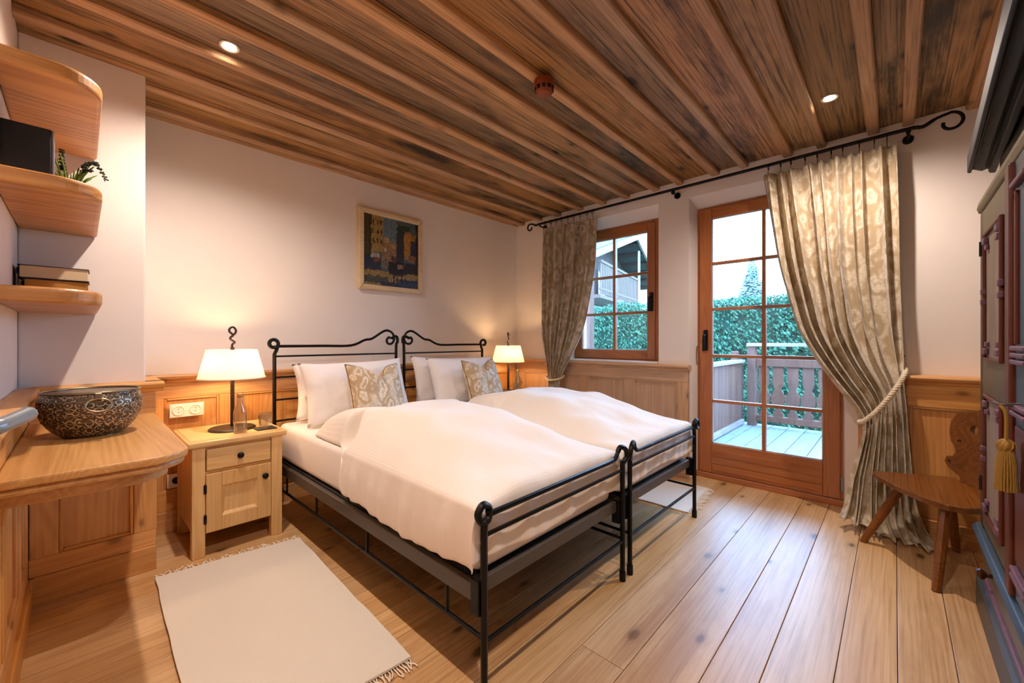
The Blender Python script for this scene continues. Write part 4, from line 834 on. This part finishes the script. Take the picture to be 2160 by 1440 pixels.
# ================================================================ ceiling fittings
t = thing('smoke_detector', 'rust brown smoke detector on the ceiling', 'smoke detector', (1.62, 1.30, 2.40))
MB().lathe([(.001, 2.470), (.052, 2.470), (.054, 2.449), (.050, 2.436), (.001, 2.436)], 1.62, 1.30, 32).build('base', 'smoke', t, smooth=40)
box('mounting_block', 'smoke', t, 1.60, 1.64, 1.285, 1.315, 2.466, 2.472, .003)
MB().lathe([(.001, 2.437), (.046, 2.437), (.044, 2.414), (.034, 2.404), (.001, 2.402)], 1.62, 1.30, 32).build('sensor_cap', 'smoke', t, smooth=40)
for i in range(10): MB().box(-.004, .006, -.007, .007, -.008, .008).xf(Matrix.Translation((1.62+.0425*math.cos(i*.628), 1.30+.0425*math.sin(i*.628), 2.426)) @ Matrix.Rotation(i*.628, 4, 'Z')).build('vent_slot', 'dark', t)
def downlight(x, y, label, zc=ZC, grp='recessed downlights'):
    t = thing('downlight', label, 'downlight', (x, y, zc-.012), grp)
    MB().lathe([(.030, zc+.002), (.040, zc+.002), (.041, zc-.003), (.038, zc-.006), (.030, zc-.004), (.030, zc+.002)], x, y, 28).build('trim_ring', 'ring', t, smooth=40)
    MB().lathe([(.001, zc-.001), (.026, zc-.001), (.026, zc-.0035), (.001, zc-.0035)], x, y, 24).build('lens', 'led', t, smooth=40)
    l = bpy.data.lights.new('downlight_beam', 'SPOT'); l.energy = SPOT_W; l.color = SPOT_COL; l.spot_size = math.radians(158); l.spot_blend = .75; l.shadow_soft_size = .025
    o = bpy.data.objects.new('downlight_beam', l); C.objects.link(o); o.parent = t; o.location = (0, 0, .002)
    return t
downlight(.47, 2.231, 'lit recessed downlight in the ceiling near the corner shelves')
downlight(2.867, .264, 'lit recessed downlight in the ceiling near the right curtain')
downlight(.47, .22, 'lit recessed downlight in the ceiling above the viewer')

# ================================================================ outside: balcony, hedge, chalet, tree
dk = struct(MB().box(3.86, 6.55, -2.2, 1.62, -.16, -.045).build('floor_balcony', 'dark'), 'weathered grey balcony deck outside the terrace door', 'floor')
y = -2.2
while y < 1.60:
    box('deck_board', 'deck', dk, 3.86, 6.55, y+.004, min(y+.19, 1.62)-.004, -.045, -.02, .003); y += .19
struct(MB().box(3.9, 60, -40, 60, -1.3, -1.2).build('ground', 'lawn'), 'lawn below the balcony', 'ground')
t = thing('balcony_railing', 'brown balcony railing with sawn balusters facing the hedge', 'railing', (6.38, 0, -.02))
box('handrail', 'brailw', t, 6.30, 6.50, -2.2, 1.49, 1.07, 1.115, .006); box('top_rail', 'brail', t, 6.36, 6.44, -2.2, 1.40, .80, .90, .004); box('bottom_rail', 'brail', t, 6.36, 6.44, -2.2, 1.40, .05, .13, .004)
for yy in (1.44, -.05, -1.6): box('post', 'brail', t, 6.33, 6.45, yy-.05, yy+.05, -.02, 1.07, .004)
hb = [(.055, 0), (.055, .10), (.028, .13), (.028, .16), (.075, .24), (.080, .32), (.035, .42), (.05, .46), (.06, .50), (.06, .78)]
yy = 1.30
while yy > -2.1:
    MB().prism([(yy+a, .08+b) for a, b in hb]+[(yy-a, .08+b) for a, b in hb[::-1]], 6.385, 6.415, 'X').build('baluster', 'brail', t); yy -= .165
t = thing('balcony_side_screen', 'weathered brown board screen along the balcony side', 'screen', (5.1, 1.57, -.02))
xx = 3.92
while xx < 6.3: box('board', 'brail', t, xx, xx+.135, 1.56, 1.585, .0, .84, .003); xx += .14
box('handrail', 'brailw', t, 3.90, 6.33, 1.51, 1.63, .845, .885, .004); box('bottom_rail', 'brailw', t, 3.90, 6.33, 1.52, 1.56, .0, .06, .004)
for xp in (3.95, 5.1, 6.26): box('post', 'brail', t, xp-.05, xp+.05, 1.585, 1.66, -.02, 1.0, .004)
tag(box('balcony_post', 'brail', None, 5.15, 5.27, 3.27, 3.39, -.2, 3.2, .006), 'tall brown timber post outside the window', 'post')
rng = random.Random(11)
def hedge():
    t = thing('hedge', 'tall clipped green hedge outside the window and door', 'hedge', (9.6, 4, -1.2))
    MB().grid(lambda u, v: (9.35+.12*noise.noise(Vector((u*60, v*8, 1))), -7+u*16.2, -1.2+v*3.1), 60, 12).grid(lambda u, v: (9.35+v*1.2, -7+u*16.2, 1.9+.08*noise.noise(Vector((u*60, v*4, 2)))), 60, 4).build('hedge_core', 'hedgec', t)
    vs, fs = [], []
    for i in range(60000):
        y = rng.uniform(-6.5, 9.0); z = rng.uniform(-.6, 2.02); x = 9.33+.12*noise.noise(Vector((y*2.2, z*2.2, 1)))-rng.uniform(-.04, .14)
        if rng.random() < .22: z = 1.92+.10*noise.noise(Vector((y*1.3, 0, 4)))+rng.uniform(-.05, .16); x = 9.3+rng.uniform(0, 1.)
        c = Vector((x, y, z)); n = Vector((rng.gauss(0, 1), rng.gauss(0, 1), rng.gauss(0, 1))).normalized(); u = n.orthogonal().normalized(); w_ = n.cross(u); s = rng.uniform(.016, .036); o = len(vs)
        vs += [c+u*s*1.5, c+w_*s*.7, c-u*s*1.5, c-w_*s*.7]; fs.append((o, o+1, o+2, o+3))
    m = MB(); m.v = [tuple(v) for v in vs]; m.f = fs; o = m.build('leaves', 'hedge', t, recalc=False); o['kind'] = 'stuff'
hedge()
t = thing('conifer', 'pale distant conifer above the hedge', 'tree', (24, 7.6, -1.2))
tx, ty = 24, 5.4
MB().tube([(tx, ty, -1.2), (tx, ty, 4.9)], [.22, .04], 8).build('trunk', 'trunk', t)
m = MB()
for i in range(5000):
    z = rng.uniform(.6, 5.3); r = (5.5-z)*.34+.05; a = rng.uniform(0, 2*PI); q = Vector((tx, ty, z+.15)); e = Vector((tx+r*math.cos(a), ty+r*math.sin(a), z-.15*r)); f0 = rng.uniform(.1, .8); b0 = q.lerp(e, f0); b1 = q.lerp(e, min(1, f0+.3)); sd = Vector((-math.sin(a), math.cos(a), rng.uniform(-.5, .5)))*.07
    m.add([b0, b1+sd, b1-sd], [(0, 1, 2)])
m.build('foliage', 'conifer', t, recalc=False)
def chalet():
    dr = Vector((.976, .217, 0)).normalized(); nrm = Vector((dr.y, -dr.x, 0)); O = Vector((12.4, 7.28, 0))-nrm*1.2   # nrm: out of facade, towards us (-Y)
    t = thing('chalet', 'dark timber chalet with balcony and low gable roof beyond the hedge', 'house', tuple(O+dr*4-Vector((0, 0, 1.2))))
    P = lambda a, b, z: tuple(O+dr*a+nrm*b+Vector((0, 0, z)))
    def hexa(nm, mat, a0, a1, b0, b1, z0, z1, par=None, z0b=None, z1b=None):
        z0b = z0 if z0b is None else z0b; z1b = z1 if z1b is None else z1b
        return MB().add([P(a0, b0, z0), P(a1, b0, z0b), P(a1, b1, z0b), P(a0, b1, z0), P(a0, b0, z1), P(a1, b0, z1b), P(a1, b1, z1b), P(a0, b1, z1)], [(0, 3, 2, 1), (4, 5, 6, 7), (0, 1, 5, 4), (1, 2, 6, 5), (2, 3, 7, 6), (3, 0, 4, 7)]).build(nm, mat, par or t)
    hexa('ground_storey', 'chwhite', -.2, 8.4, -5, 0, -1.2, 2.62)
    up = MB().add([P(a, b, z) for b in (.02, -5) for a, z in ((-.1, 2.6), (8.3, 2.6), (8.3, 4.2), (4.07, 5.5), (-.1, 4.2))], [(0, 1, 2, 3, 4), (9, 8, 7, 6, 5)]+[(i, (i+1) % 5, 5+(i+1) % 5, 5+i) for i in range(5)]).build('upper_storey', 'chw', t)
    for s, a0, a1, z0, z1 in ((0, -1.2, 4.07, 3.97, 5.64), (1, 4.07, 9.4, 5.64, 3.97)):
        r = hexa('roof', 'chroof', a0, a1, 1.3, -5.4, z0-.02, z0+.10, None, z1-.02, z1+.10); hexa('bargeboard', 'brailw', a0, a1, 1.36, 1.28, z0-.16, z0+.06, r, z1-.16, z1+.06)
        for k in range(6): 
            f = (k+.5)/6; hexa('rafter', 'chw', a0+(a1-a0)*f-.06, a0+(a1-a0)*f+.06, 1.25, 0, z0+(z1-z0)*f-.18, z0+(z1-z0)*f-.03, r)
    b = hexa('balcony', 'chb', -.2, 5.2, 1.1, 0, 2.62, 2.74)
    hexa('balcony_rail', 'chb', -.2, 5.2, 1.14, 1.04, 3.84, 3.93, b); hexa('balcony_rail', 'chb', -.2, 5.2, 1.12, 1.06, 2.90, 2.98, b)
    a = -.15
    while a < 5.15: hexa('baluster', 'chb', a, a+.13, 1.11, 1.08, 2.76, 3.86, b); a += .19
    for a in (.6, 2.6, 5.6):
        w_ = hexa('window', 'chb', a, a+1.0, .06, .0, 3.0, 4.1); hexa('window_pane', 'pane', a+.08, a+.92, .07, .06, 3.08, 4.02, w_)
    for a in (.8, 3.0): w_ = hexa('window', 'chw', a, a+.9, .04, .0, .6, 1.9); hexa('window_pane', 'pane', a+.08, a+.82, .06, .04, .68, 1.82, w_)
    hexa('downpipe', 'chwhite', 5.0, 5.08, 1.2, 1.12, -1.2, 5.2)
chalet()
